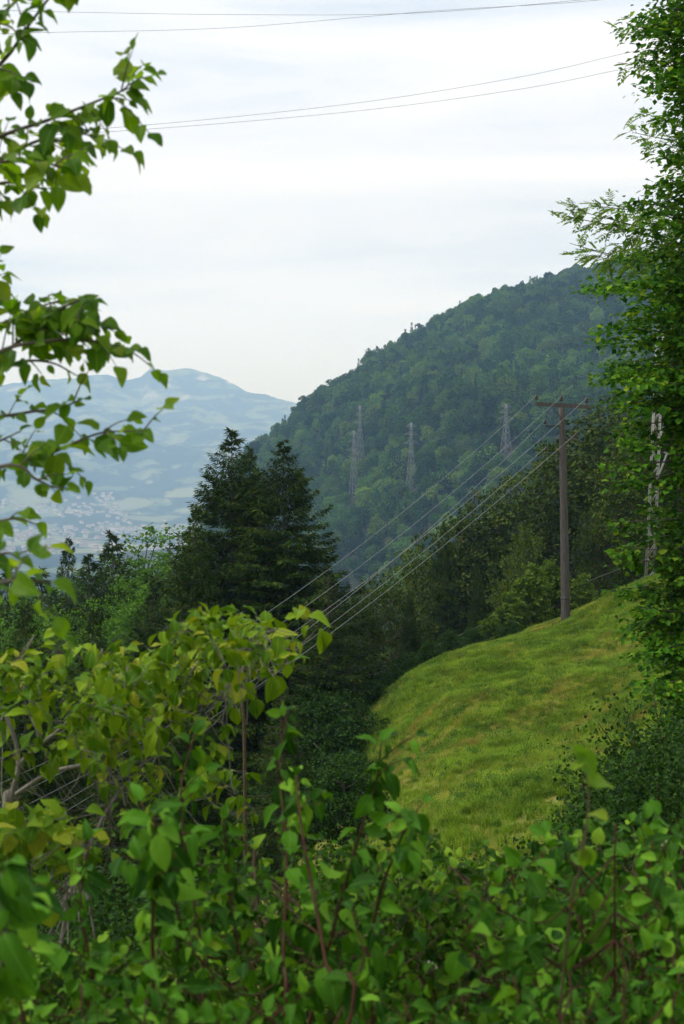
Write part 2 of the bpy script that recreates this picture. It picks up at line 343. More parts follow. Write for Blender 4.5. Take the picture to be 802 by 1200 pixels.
# ------------------------------------------------------------------ forested hill on the right
sk_px = [120, 200, 250, 290, 330, 360, 400, 430, 470, 510, 560, 620, 690, 760, 900, 1100, 1400]
sk_py = [800, 680, 600, 537, 508, 482, 453, 431, 406, 385, 360, 341, 326, 312, 292, 280, 275]
def hill_D(px): return np.interp(px, [120, 290, 400, 510, 620, 760, 1400], [1000, 1080, 1130, 1210, 1300, 1400, 1700])
def hill(px, d):
    """height on the hill at direction px, distance d"""
    D = hill_D(px); zr = (HZ - np.interp(px, sk_px, sk_py)) / F * D
    db = np.interp(px, [120, 290, 500, 800, 1400], [820, 640, 470, 300, 250]); zb = -150 + np.interp(px, [120, 300, 600, 1400], [0, 40, 60, 90])
    t = np.clip((d - db) / (D - db), -.2, 2)
    s = np.where(t < 1, t ** .93, 1 - (t - 1) ** 1.2 * 1.1)
    s = np.where(t < 0, t, s)
    x = (px - 401) / F * d
    z = zb + (zr - zb) * s
    amp = 15 * np.clip(np.sin(np.clip(t, 0, 1) * math.pi), 0, 1)
    rav = np.abs(fbm(x / 150 + .35 * d / 150, d / 420, 31, 3)) * 2 - .5
    return z + amp * rav + 4 * fbm(x / 60, d / 60, 33, 3)
pxs = np.linspace(120, 1400, 170); ts = np.linspace(0, 1, 110)
V = np.zeros((len(ts), len(pxs), 3))
for i, tt in enumerate(ts):
    d = 240 + tt * 2000; V[i, :, 0] = (pxs - 401) / F * d; V[i, :, 1] = d; V[i, :, 2] = hill(pxs, d)
V[:, :, 2] = np.maximum(V[:, :, 2], -200)
tag(sheet(V, M_floor, 'hill'), kind='structure')

# ------------------------------------------------------------------ far mountain and valley floor
ms_px = [-900, -500, -250, -100, 0, 60, 110, 150, 166, 176, 205, 228, 245, 262, 290, 320, 352, 420, 520, 700, 1000, 1600]
ms_py = [500, 470, 480, 462, 453, 447, 441, 444, 442, 431, 430, 430, 435, 443, 456, 463, 471, 485, 490, 480, 470, 500]
def mountain(px, d):
    D = 8600 + 250 * np.sin(px / 90.); zr = (HZ - np.interp(px, ms_px, ms_py)) / F * D; zv = -252.
    t = np.clip((d - 5300 + 260 * np.sin(px / 70. + 1)) / (D - 5300), -1, 2)
    prof = np.interp(t, [-1, 0, .12, .35, .5, .72, .86, .95, 1, 1.1, 1.5, 2], [0, 0, .06, .30, .40, .60, .70, .88, 1, .93, .5, 0])
    x = (px - 401) / F * d
    a = np.clip(np.sin(np.clip(t, 0, 1) * math.pi), 0, 1)
    r = (1 - np.abs(fbm(x / 900 + 3, d / 1500, 41, 5))) * 2 - 1.5
    return zv + (zr - zv) * prof + a * (170 * r + 45 * fbm(x / 260, d / 260, 45, 4)) + 3 * fbm(x / 500, d / 500, 5, 3) + 22 * np.clip(t, 0, 1) * fbm(x / 120, d / 200, 47, 4)
pxs = np.r_[np.linspace(-1500, -320, 60), np.linspace(-300, 560, 380), np.linspace(580, 2300, 60)]; ds = np.r_[np.linspace(2900, 5200, 40), np.linspace(5230, 11500, 260)]
V = np.zeros((len(ds), len(pxs), 3))
for i, d in enumerate(ds):
    V[i, :, 0] = (pxs - 401) / F * d; V[i, :, 1] = d; V[i, :, 2] = np.maximum(mountain(pxs, d), -258 + 3)
m, t, o = newmat('alpine_slopes'); ge = N(t, 'ShaderNodeNewGeometry'); mp = N(t, 'ShaderNodeMapping'); mp.inputs['Scale'].default_value = (.0021, .0015, .0062)
t.links.new(ge.outputs['Position'], mp.inputs[0])
n1 = N(t, 'ShaderNodeTexNoise'); n1.inputs['Scale'].default_value = 2.4; n1.inputs['Detail'].default_value = 12; n1.inputs['Roughness'].default_value = .62; n1.inputs['Distortion'].default_value = .6
t.links.new(mp.outputs[0], n1.inputs['Vector'])
r1 = N(t, 'ShaderNodeValToRGB'); r1.color_ramp.interpolation = 'LINEAR'
r1.color_ramp.elements[0].position = .505; r1.color_ramp.elements[0].color = (.008, .020, .012, 1)
r1.color_ramp.elements[1].position = .535; r1.color_ramp.elements[1].color = (.12, .155, .075, 1)
t.links.new(n1.outputs['Fac'], r1.inputs[0])
vo = N(t, 'ShaderNodeTexVoronoi'); vo.inputs['Scale'].default_value = .006; t.links.new(ge.outputs['Position'], vo.inputs['Vector'])
r2 = N(t, 'ShaderNodeValToRGB'); r2.color_ramp.elements[0].color = (.6, .7, .6, 1); r2.color_ramp.elements[1].color = (1.3, 1.15, 1.2, 1)
sp = N(t, 'ShaderNodeSeparateColor'); t.links.new(vo.outputs['Color'], sp.inputs[0]); t.links.new(sp.outputs[0], r2.inputs[0])
mm = N(t, 'ShaderNodeMix', data_type='RGBA', blend_type='MULTIPLY'); mm.inputs['Factor'].default_value = 1
t.links.new(r1.outputs[0], mm.inputs['A']); t.links.new(r2.outputs[0], mm.inputs['B'])
# rock on the steepest ground high up
sn = N(t, 'ShaderNodeSeparateXYZ'); t.links.new(ge.outputs['True Normal'], sn.inputs[0])
nr = N(t, 'ShaderNodeTexNoise'); nr.inputs['Scale'].default_value = .006; nr.inputs['Detail'].default_value = 5; t.links.new(ge.outputs['Position'], nr.inputs['Vector'])
sz = N(t, 'ShaderNodeSeparateXYZ'); t.links.new(ge.outputs['Position'], sz.inputs[0])
hi = N(t, 'ShaderNodeMapRange'); hi.inputs['From Min'].default_value = 280; hi.inputs['From Max'].default_value = 460; t.links.new(sz.outputs[2], hi.inputs[0])
rk = N(t, 'ShaderNodeMapRange'); rk.inputs['From Min'].default_value = .60; rk.inputs['From Max'].default_value = .64; t.links.new(nr.outputs['Fac'], rk.inputs[0])
mu = N(t, 'ShaderNodeMath', operation='MULTIPLY'); t.links.new(hi.outputs[0], mu.inputs[0]); t.links.new(rk.outputs[0], mu.inputs[1])
mr = N(t, 'ShaderNodeMix', data_type='RGBA'); mr.inputs['B'].default_value = (.30, .29, .27, 1)
t.links.new(mu.outputs[0], mr.inputs['Factor']); t.links.new(mm.outputs['Result'], mr.inputs['A'])
pb = N(t, 'ShaderNodeBsdfPrincipled'); pb.inputs['Roughness'].default_value = 1; pb.inputs['Specular IOR Level'].default_value = .05
t.links.new(mr.outputs['Result'], pb.inputs['Base Color']); t.links.new(pb.outputs[0], o.inputs[0]); M_alp = m
tag(sheet(V, M_alp, 'mountain'), kind='structure')

# houses of the valley town
def house_data(w_, l_, h_, flat):
    b = MB(); box(b, (0, 0, h_ / 2 - 1), (w_, l_, h_ + 2), 0)
    if flat: box(b, (0, 0, h_ + .4), (w_ + .6, l_ + .6, .8), 1)
    else:
        r = w_ * .32; e = .7; v = [(-w_ / 2 - e, -l_ / 2 - e, h_), (w_ / 2 + e, -l_ / 2 - e, h_), (0, -l_ / 2 - e, h_ + r), (-w_ / 2 - e, l_ / 2 + e, h_), (w_ / 2 + e, l_ / 2 + e, h_), (0, l_ / 2 + e, h_ + r)]
        b.add(v, [[0, 1, 2], [3, 5, 4], [0, 2, 5], [0, 5, 3], [1, 4, 5], [1, 5, 2], [0, 3, 4], [0, 4, 1]], 1)
    return b
specs = [(10, 13, 6, 0), (12, 16, 8, 0), (9, 11, 5.5, 0), (14, 34, 12, 1), (22, 40, 8, 1)]
hd = [house_data(*s).data('house', [M_wall, M_roof], False) for s in specs]
r_ = np.random.default_rng(5); placed = []
while len(placed) < 950:
    px = r_.uniform(-120, 400); d = r_.uniform(3800, 7000); z = mountain(px, d)
    py = HZ - z / d * F
    dens = fbm(px / 60., py / 12., 77, 3) + (.25 if 585 < py < 605 else 0) + (.3 if py > 612 else 0) - (.75 if py < 578 else 0)
    if dens < .05 + r_.uniform(-.2, .3): continue
    placed.append(((px - 401) / F * d, d, max(z, -255), r_.choice(5, p=[.4, .25, .2, .1, .05]), r_.uniform(0, 3.1)))
placed.sort(key=lambda q: q[1])
for k, q in enumerate(placed[:280]):
    o = link('house', hd[q[3]], None, q[:3]); o.rotation_euler.z = q[4]
    tag(o, ['small pale gabled house in the hazy valley town', 'larger pale gabled house in the hazy valley town', 'tiny pale gabled house in the hazy valley town', 'long flat roofed pale block in the hazy valley town', 'wide flat roofed hall in the hazy valley town'][q[3]], 'house', 'houses of the valley town')
b = MB()
for q in placed[280:]:
    hb = house_data(*specs[q[3]]); c, s = math.cos(q[4]), math.sin(q[4]); R = np.array([[c, -s, 0], [s, c, 0], [0, 0, 1]])
    for v, f, mt, n0 in zip(hb.v, hb.f, hb.m, np.cumsum([0] + [len(x) for x in hb.v])): b.add(v @ R.T + np.array(q[:3]), f - n0, mt[0])
tag(b.build('far_houses', [M_wall, M_roof], None, False), 'far houses of the valley town fading into haze', 'houses', None, 'stuff')

# ------------------------------------------------------------------ tree builders
LF2 = (np.array([[0, 0, 0], [-.5, .45, .10], [0, 1, -.05], [.5, .45, .10]]), [[0, 1, 2], [0, 2, 3]])          # folded leaf
def rand_dirs(r, n, up=0.):
    v = r.normal(size=(n, 3)); v[:, 2] += up; return unit(v)
def broadleaf(seed, H, R, crown0=.28, lobes=42, per=420, leaf=.26, mat=None, cone=0., trunk_r=.22, bark=None, lobe_r=(.22, .36), flat=.75, outward=.5):
    """returns (trunk mesh, crown mesh), base at origin"""
    r = np.random.default_rng(seed); tb = MB(); cb = MB()
    tp = np.array([[0, 0, -.6], [.05 * R, .03 * R, .2 * H], [-.04 * R, .06 * R, .5 * H], [.03 * R, 0, .85 * H]]); tc_ = curve(tp, 16)
    tube(tb, tc_, np.linspace(trunk_r, .04, len(tc_)), 7)
    zc = H * (crown0 + 1) / 2; hz = H * (1 - crown0) / 2
    L = []
    while len(L) < lobes:
        v = r.uniform(-1, 1, 3); q = np.linalg.norm(v)
        if q > 1 or q < .45 * r.random() ** .5 + .2: continue
        k = 1 - cone * (v[2] * .5 + .5)
        L.append((v[0] * R * .78 * k, v[1] * R * .78 * k, zc + v[2] * hz * .86))
    for c in L:
        c = np.array(c); lr = R * r.uniform(*lobe_r) * (1 - cone * .45 * ((c[2] - zc) / hz * .5 + .5))
        j = np.argmin(np.abs(tc_[:, 2] - max(c[2] - np.hypot(c[0], c[1]) * .7, .15 * H))); s = tc_[j]
        mid = (s + c) / 2 + np.array([0, 0, -.08 * np.linalg.norm(c - s)])
        tube(tb, curve([s, mid, c], 8), np.linspace(trunk_r * .35, .02, 9)[:len(curve([s, mid, c], 8))], 5)
        n = int(per * (lr / (R * .29)) ** 2); ntw = max(8, n // 9)
        td = rand_dirs(r, ntw, .35); ti = r.integers(0, ntw, n)
        rad = lr * (.45 + .62 * r.random(n) ** .6)
        p = td[ti] * rad[:, None] + r.normal(size=(n, 3)) * lr * .11; p[:, 2] *= flat
        p[:, 2] -= .12 * (p[:, 0] ** 2 + p[:, 1] ** 2) / lr
        ax = unit(td[ti] + r.normal(size=(n, 3)) * .6 + np.array([0, 0, -.35]))
        nr_ = unit(np.array([0, 0, 1.]) * (1.3 - outward * .7) + td[ti] * outward + r.normal(size=(n, 3)) * (.5 - outward * .12))
        Ms = frames(ax, nr_) * (leaf * r.uniform(.6, 1.25, n))[:, None, None]; Ms[:, :, 0] *= .8
        scatter(cb, *LF2, p + c, Ms)
    return tb.data('trunk', bark or M_bark), cb.data('crown', mat or M_broad, False)
NEEDLE = (np.array([[0, 0, 0], [-.13, .35, -.05], [0, 1, -.04], [.13, .35, -.05], ]), [[0, 1, 2], [0, 2, 3]])
def spruce(seed, H, R, n_wh=50, sprays=230, size=.34, mat=None, droop=.45, low=.04, dens=1., trunk_r=.24):
    r = np.random.default_rng(seed); tb = MB(); cb = MB()
    tube(tb, curve([[0, 0, -.8], [.05, 0, H * .5], [0, .04, H * .99]], 18), np.linspace(trunk_r, .012, 19)[:len(curve([[0, 0, -.8], [.05, 0, H * .5], [0, .04, H * .99]], 18))], 8)
    hs = low + (1 - low) * (np.linspace(0, 1, n_wh) ** .85)
    for i, h in enumerate(hs):
        env = R * ((1 - h) ** .88) * (.86 + .1 * math.sin(i * 1.7)) + .12
        nb = r.integers(5, 8) if h < .9 else 4
        a0 = r.random() * 6.28
        for k in range(nb):
            a = a0 + k * 6.283 / nb + r.normal() * .2; L = env * r.uniform(.72, 1.18)
            dr = np.array([math.cos(a), math.sin(a), 0]); z0 = H * h + r.normal() * .12
            t_ = np.linspace(0, 1, 8); up = (.55 if h > .8 else .12) * (1 if h > .8 else .6)
            pz = z0 + L * (up * t_ - droop * (1.25 - h) * t_ ** 1.4 + .18 * t_ ** 4 * 1.4)
            pts = np.stack([dr[0] * L * t_, dr[1] * L * t_, pz], -1)
            tube(tb, pts, np.linspace(.035 * (1.2 - h) + .008, .006, 8), 4, cap=False)
            n = max(5, int(sprays * dens * (L / R) ** 1.15 * 1.5)) if h < .93 else int(34 * dens)
            tt = .12 + .88 * r.random(n) ** .8
            bp_ = np.stack([np.interp(tt, t_, pts[:, q]) for q in range(3)], -1)
            sd_ = np.array([-dr[1], dr[0], 0]); sg = r.choice([-1, 1], n)
            spread = (L * .34 * (1.22 - tt) * r.random(n) ** .7)
            p = bp_ + sd_ * (sg * spread)[:, None] + dr * (spread * .5)[:, None]
            p[:, 2] -= r.random(n) ** 1.5 * (.18 + .30 * (1 - h)) * min(1, L)
            ax = unit(dr * .75 + sd_ * (sg * .55)[:, None] + r.normal(size=(n, 3)) * .32 + np.array([0, 0, -1]) * r.uniform(-.15, .85, n)[:, None])
            nr_ = unit(np.array([0, 0, 1.]) + r.normal(size=(n, 3)) * .5)
            Ms = frames(ax, nr_) * (size * r.uniform(.6, 1.3, n) * (.7 + .3 * (1 - h)))[:, None, None]
            scatter(cb, *NEEDLE, p, Ms)
    p = np.zeros((14, 3)); p[:, 2] = H * np.linspace(.955, 1.0, 14); Ms = frames(rand_dirs(r, 14, 1.2), rand_dirs(r, 14)) * (size * .7)
    scatter(cb, *NEEDLE, p, Ms)
    return tb.data('trunk', M_bark), cb.data('crown', mat or M_spruce, False)
def place(name, dat, loc, label, cat='tree', group=None, rz=0., s=1., sz=None):
    e_ = thing(name, loc, label, cat, group); e_.rotation_euler.z = rz; e_.scale = (s, s, sz or s)
    link('trunk', dat[0], e_); link('crown', dat[1], e_); return e_

# prototypes
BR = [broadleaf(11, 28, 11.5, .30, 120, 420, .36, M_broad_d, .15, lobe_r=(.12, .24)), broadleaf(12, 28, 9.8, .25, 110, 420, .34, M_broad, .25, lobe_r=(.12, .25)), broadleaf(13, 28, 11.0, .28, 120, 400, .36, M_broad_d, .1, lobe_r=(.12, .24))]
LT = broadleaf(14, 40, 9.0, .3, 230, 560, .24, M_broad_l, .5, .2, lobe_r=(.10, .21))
YG = broadleaf(15, 4.0, 1.5, .04, 60, 150, .15, M_young, .62, .06)
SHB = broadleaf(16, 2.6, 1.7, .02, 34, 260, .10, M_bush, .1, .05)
SP = [spruce(21, 28, 9.0, 78, 620, .40), spruce(22, 28, 9.4, 76, 620, .40, droop=.5)]
SPM = spruce(23, 15, 3.4, 46, 190, .24)
# trees beyond the meadow (px, top row, distance, prototype, scale, label)
def put(name, dat, protoH, px, top, d, label, H=None, rz=0., **kw):
    t_ = P(px, top, d); zb = float(gz(t_[0], t_[1])[0]) - .3 if d < 138 else float(t_[2] - 16)
    h = t_[2] - zb; s = h / protoH
    wd = kw.pop('wide', 1.)
    o = place(name, dat, (t_[0], t_[1], zb), label, rz=rz, s=s * wd, **kw); o.scale[2] = s; return o
back = [
 ('broadleaf_tree', BR[0], 28, 735, 462, 92, 'tall dark broadleaf tree behind the utility pole, highest on the right', 1.0, 1.1),
 ('broadleaf_tree', BR[2], 28, 688, 492, 96, 'dark broadleaf tree directly right behind the top of the utility pole', 2.2, 0.94),
 ('broadleaf_tree', BR[1], 28, 640, 528, 98, 'dense olive broadleaf tree directly left behind the utility pole', 3.1, 0.81),
 ('broadleaf_tree', BR[0], 28, 596, 560, 100, 'rounded olive broadleaf tree second left of the utility pole', .4, 0.78),
 ('broadleaf_tree', BR[2], 28, 556, 588, 98, 'broadleaf tree with olive crown right of the dark conifer beyond the meadow', 1.4, 0.72),
 ('spruce_tree', SP[1], 28, 520, 612, 88, 'dark spruce standing among broadleaf trees beyond the meadow ridge', .3, 0.58),
 ('broadleaf_tree', BR[1], 28, 484, 628, 94, 'broadleaf tree with brownish green crown left of the dark conifer beyond the meadow', 5.1, 0.65),
 ('broadleaf_tree', BR[2], 28, 446, 662, 84, 'leafy tree at the gully edge where the wires cross, right of the tall spruces', 4.2, 0.72),
 ('broadleaf_tree', BR[0], 28, 418, 690, 76, 'dark broadleaf tree half hidden by the right tall spruce', 2.5, 0.55),
 ('broadleaf_tree', BR[1], 28, 775, 470, 80, 'dark broadleaf tree behind the pale mast on the right', 2.5, 1.04),
 ('broadleaf_tree', BR[2], 28, 835, 440, 78, 'broadleaf tree at the right edge behind the near hornbeam', .5, 1.04),
 ('broadleaf_tree', BR[1], 28, 615, 610, 84, 'lower broadleaf tree under the tall ones just left of the utility pole', 1.1, 0.65),
 ('broadleaf_tree', BR[2], 28, 715, 585, 82, 'lower broadleaf tree in shade right of the utility pole shaft', .9, 0.72),
 ('spruce_tree', SP[1], 28, 560, 660, 80, 'shorter spruce in the dark hollow left of the young trees', 2.3, 0.51),
 ('spruce_tree', SP[1], 28, 480, 690, 74, 'spruce low in the hollow right of the tall spruces', 1.3, 0.51),
]
for nm, dt, ph, px, top, d, lb, rz, wd in back: put(nm, dt, ph, px, top, d, lb, rz=rz, wide=wd)
young = [(622, 655, 71, 'pale young tree with pointed crown left of the pole foot', 0, 1.), (600, 690, 70, 'low young tree at the meadow ridge, leftmost of the young trees', 1.2, 1.1),
         (648, 650, 73, 'young tree right behind the pole shaft at the ridge', 2.1, .9), (684, 668, 72, 'young pale tree just right of the pole at the ridge', 3.3, 1.),
         (712, 690, 68, 'bushy young tree at the ridge top beneath the hornbeam', 4.4, 1.2), (575, 718, 68, 'small bush of young shoots on the ridge in front of the dark hollow', 5.0, 1.3)]
for px, top, d, lb, rz, wd in young: put('young_tree', YG, 4.0, px, top, d, lb, rz=rz, wide=wd)
# two tall spruces and the trees left of them
spr = [(272, 508, 60, SP[0], 28, 'tall dark spruce, the left of the two big ones in the middle', .4, 1.32), (333, 520, 58, SP[1], 28, 'tall dark spruce, the right of the two big ones in the middle', 2.0, 1.32),
       (293, 528, 68, SP[1], 28, 'tall thin topped spruce between and behind the two big ones', 4.0, 0.83),
       (228, 600, 56, SP[1], 28, 'spruce leaning out of the left flank of the tall ones', 1.0, 0.75), (385, 665, 54, SPM, 15, 'spruce at the right foot of the tall ones above the gully', 3.0, 1.5),
       (132, 630, 92, SP[0], 28, 'pointed dark conifer left of the light green tree', .2, 1.08), (80, 637, 108, SP[0], 28, 'narrow small spruce top standing alone against the town', 2.2, 0.64),
       (105, 655, 84, SP[1], 28, 'conifer between the two pointed tops on the left', 2.9, 1.15), (48, 672, 80, SP[0], 28, 'dark conifer on the left in front of the yellowish tree', 5, 1.15),
       (8, 668, 84, SP[1], 28, 'conifer at the left edge under the hanging branch', 4, 1.15), (180, 690, 62, SP[0], 28, 'spruce in the shade beneath the light green tree', .5, 1.08),
       (110, 720, 50, SP[0], 28, 'spruce below the left trees behind the yellowish shrub', 1.7, 0.89), (30, 715, 46, SP[1], 28, 'spruce low at the left edge behind the pale branches', 2.6, 0.89),
       (215, 760, 44, SP[0], 28, 'dark spruce top behind the middle of the yellowish shrub', .8, 0.83), (330, 800, 40, SPM, 15, 'low spruce in the gully behind the red stemmed shrub', .8, 1.3),
       (130, 880, 34, SPM, 15, 'spruce deep in the dark gap behind the wires', 1.8, 1.3), (20, 900, 32, SPM, 15, 'spruce in the dark at the far left under the wires', 3.8, 1.3)]
for px, top, d, dt, ph, lb, rz, wd in spr: put('spruce_tree', dt, ph, px, top, d, lb, rz=rz, wide=wd)
for px, top, d, lb, rz, wd in [(20, 660, 70, 'leafy tree at the left behind the hanging blurred leaves', 1.2, 1.2), (70, 680, 66, 'leafy tree low in the gap between the left conifers', 3.9, 1.3), (120, 672, 70, 'leafy tree low before the pointed dark conifer', 5.6, 1.3), (95, 648, 96, 'mid green tree filling the gap behind the dark conifers on the left', 2., 1.6), (58, 660, 90, 'mid green bushy tree at the left between two conifers', 5., 1.7), (-5, 668, 88, 'mid green bushy tree cut by the left edge', .7, 1.7), (185, 628, 74, 'broad light green tree in front of the feathery pair', 3., 1.3), (160, 580, 96, 'light green feathery tree, left of the pair beside the tall spruces', 1., 1.7), (204, 582, 92, 'light green feathery tree touching the tall spruces', 2.4, 1.7),
                               (238, 592, 98, 'light green tree top behind the flank of the tall spruce', 3.4, .8), (28, 635, 110, 'yellowish green tree at the left beyond the dark conifers', 4.1, .9), (145, 650, 78, 'light green tree lower down in front of the pointed conifer', .1, .9)]:
    put('broadleaf_tree', LT, 40, px, top, d, lb, rz=rz, wide=wd * .72)
# bushes on the gully edge and meadow border
for k, (px, py, d, s, lb) in enumerate([(400, 838, 50, 1.15, 'dark bush on the gully edge left of the meadow'), (384, 800, 54, 1.4, 'dark bush under the right spruce at the gully edge'), (436, 812, 54, .55, 'small bush at the upper left corner of the meadow'),
        (392, 900, 42, 1.05, 'dark bush left of the meadow behind the red stemmed shrub'), (402, 985, 34, .8, 'bush at the lower left corner of the meadow'), (320, 870, 46, 1.6, 'bush in the gully right of the slender trunk'), (418, 868, 46, .62, 'small bush bulging over the left border of the meadow'), (408, 935, 38, .7, 'small bush at the left border of the meadow, nearer the front'),
        (476, 792, 57.5, .55, 'low bush on the meadow ridge above the gully'), (505, 772, 60.5, .5, 'low bush on the ridge left of the young trees'), (530, 764, 62.5, .5, 'weedy bush on the ridge, nearest the young trees'), (556, 752, 64.5, .45, 'tiny bush on the ridge line just below the young shoots'), (460, 806, 56.5, .45, 'tiny bush at the left end of the meadow ridge'), (598, 746, 65.5, .4, 'tiny bush on the ridge line beneath the pale young trees')]):
    p = P(px, py, d); z = float(gz(p[0], p[1])[0]) - .3
    place('bush', SHB, (p[0], p[1], z), lb, 'bush', rz=k * 1.3, s=s)

# ------------------------------------------------------------------ hill forest
def gn_scatter(name, protos, pts, rz, sc, idx, label, cat):
    coll = bpy.data.collections.new(name + '_kinds')
    for k, me in enumerate(protos): coll.objects.link(bpy.data.objects.new('%s_kind_%02d' % (name, k), me))
    me = bpy.data.meshes.new(name); me.vertices.add(len(pts)); me.vertices.foreach_set('co', np.asarray(pts, np.float32).ravel())
    for nm, ty, arr in (('rz', 'FLOAT', rz), ('sc', 'FLOAT', sc), ('ix', 'INT', idx)):
        at = me.attributes.new(nm, ty, 'POINT'); at.data.foreach_set('value', np.asarray(arr, np.float32 if ty == 'FLOAT' else np.int32))
    o = link(name, me); g = bpy.data.node_groups.new(name, 'GeometryNodeTree')
    g.interface.new_socket('Geometry', in_out='INPUT', socket_type='NodeSocketGeometry'); g.interface.new_socket('Geometry', in_out='OUTPUT', socket_type='NodeSocketGeometry')
    gi = g.nodes.new('NodeGroupInput'); go = g.nodes.new('NodeGroupOutput'); ip = g.nodes.new('GeometryNodeInstanceOnPoints'); m2p = g.nodes.new('GeometryNodeMeshToPoints')
    ci = g.nodes.new('GeometryNodeCollectionInfo'); ci.inputs['Collection'].default_value = coll; ci.inputs['Separate Children'].default_value = True; ci.inputs['Reset Children'].default_value = True
    def att(nm, dt):
        a = g.nodes.new('GeometryNodeInputNamedAttribute'); a.data_type = dt; a.inputs['Name'].default_value = nm; return a.outputs[0]
    cx = g.nodes.new('ShaderNodeCombineXYZ'); g.links.new(att('rz', 'FLOAT'), cx.inputs[2])
    g.links.new(gi.outputs[0], m2p.inputs[0]); g.links.new(m2p.outputs[0], ip.inputs['Points']); g.links.new(ci.outputs[0], ip.inputs['Instance'])
    ip.inputs['Pick Instance'].default_value = True; g.links.new(att('ix', 'INT'), ip.inputs['Instance Index'])
    g.links.new(cx.outputs[0], ip.inputs['Rotation']); g.links.new(att('sc', 'FLOAT'), ip.inputs['Scale']); g.links.new(ip.outputs[0], go.inputs[0])
    md = o.modifiers.new('scatter', 'NODES'); md.node_group = g
    return tag(o, label, cat, None, 'stuff')
def merged(dat):
    b = MB()
    for mi, me in enumerate(dat):
        v = np.zeros(len(me.vertices) * 3, np.float32); me.vertices.foreach_get('co', v)
        f = np.zeros(len(me.loops), np.int32); me.loops.foreach_get('vertex_index', f); b.add(v.reshape(-1, 3), f.reshape(-1, 3), mi)
    return b
FT = []
for s_ in range(5):
    FT.append(merged(broadleaf(60 + s_, 12.5 + s_, 6.2, .12, 13, 150, .95, M_far, .15, .3, lobe_r=(.30, .46), flat=.9, outward=1.9)).data('hill_tree', [M_bark, M_far], False))
for s_ in range(3):
    FT.append(merged(spruce(70 + s_, 20, 3.4, 16, 30, 1.5, M_fir, dens=1.0)).data('hill_conifer', [M_bark, M_fir], False))
r_ = np.random.default_rng(3)
px = r_.uniform(240, 930, 60000); d = np.sqrt(r_.uniform(420 ** 2, 1500 ** 2, 60000)); ok = d < hill_D(px) + 60
px, d = px[ok], d[ok]; z = hill(px, d); x = (px - 401) / F * d
cell = {}; keep = []
for i in range(len(px)):
    c = (int(x[i] // 6.8), int(d[i] // 6.8))
    if c in cell: continue
    cell[c] = 1; keep.append(i)
keep = np.array(keep); px, d, x, z = px[keep], d[keep], x[keep], z[keep]
hol = fbm(x / 26, d / 40, 57, 3) > -.62; px, d, x, z = px[hol], d[hol], x[hol], z[hol]
# pylons on the hill
def on_hill(qx, qy):
    dd = np.arange(430, 1400, 2.); yy = HZ - hill(np.full(dd.shape, float(qx)), dd) / dd * F
    i = np.argmax(yy < qy); return np.array([(qx - 401) / F * dd[i], dd[i], hill(np.array([float(qx)]), dd[i:i + 1])[0]])
PYL = [(422, 545, 474, 'tallest lattice pylon on the left of the forested hill'), (415, 585, 503, 'lattice pylon just left and below the tallest one on the hill'),
       (482, 580, 494, 'slender lattice pylon in the middle of the forested hill'), (593, 534, 472, 'lattice pylon on the hill left of the utility pole'), (743, 470, 392, 'far lattice pylon glimpsed through the hornbeam leaves')]
pyl = []
for qx, qb, qt, lb in PYL:
    p = on_hill(qx, qb); h = (qb - qt) / F * p[1]; pyl.append((p, h, lb))
    clear = (np.abs(x - p[0] * d / p[1]) < 4) & (d < p[1] + 3) & (d > p[1] - 26)
    px, d, x, z = px[~clear], d[~clear], x[~clear], z[~clear]
kind_n = fbm(x / 130, d / 130, 51, 3); con = (kind_n + r_.normal(size=len(x)) * .35) > .40
idx = np.where(con, r_.integers(5, 8, len(x)), r_.integers(0, 5, len(x))); sc = (.42 + .62 * r_.random(len(x)) ** 1.6) * np.where(con, .8, 1.); rzs = r_.uniform(0, 6.28, len(x))
py = HZ - z / d * F; hide = np.interp(px, [290, 340, 400, 430, 480, 560, 600, 700, 760], [525, 570, 650, 650, 630, 590, 560, 490, 450])
vis = (px > 292) & (px < 740) & (py < hide) & (d < hill_D(px)); order = np.where(vis)[0]; order = order[np.argsort(d[order])][:300]
sel = np.zeros(len(x), bool); sel[order] = True
for i in order:
    o = link('conifer' if con[i] else 'hill_tree', FT[idx[i]], None, (x[i], d[i], z[i] - .5)); o.rotation_euler.z = rzs[i]; o.scale = (sc[i],) * 3
    tag(o, 'pointed conifer in the forest on the lower hillside' if con[i] else 'round crowned tree in the forest on the lower hillside', 'tree', 'conifers on the lower hillside' if con[i] else 'broadleaf trees on the lower hillside')
pts = np.stack([x, d, z - .5], -1)[~sel]
gn_scatter('hill_forest', FT, pts, rzs[~sel], sc[~sel], idx[~sel], 'dense mixed forest covering the upper hillside', 'forest')
# woods between the near trees and the hill or valley
n = 16000; qy = np.r_[r_.uniform(135, 700, 4000), r_.uniform(700, 3000, 12000)]; qx = np.r_[r_.uniform(-420, 520, 4000), r_.uniform(-700, 80, 12000) * qy[4000:] / F]; qz = base_z(qx, qy)
near = np.minimum(gz(qx, qy), 0); qz = np.where((qy < 140) & (np.abs(qx) < 58), near, qz)
qp = 401 + F * qx / qy
hz_ = hill(np.clip(qp, 120, 1400), qy); qz = np.where((qp > 120) & (qy > 260), np.maximum(qz, hz_), qz)
top = HZ - (qz + 17) / qy * F; ok = (top > 668 + 25 * r_.random(n)) | (qp < -60)
gn_scatter('lower_woods', FT, np.stack([qx, qy, qz - .5], -1)[ok], r_.uniform(0, 6.28, ok.sum()), r_.uniform(.7, 1.1, ok.sum()), np.where(r_.random(ok.sum()) < .4, r_.integers(5, 8, ok.sum()), r_.integers(0, 5, ok.sum())), 'woods filling the slope below the near trees', 'woods')

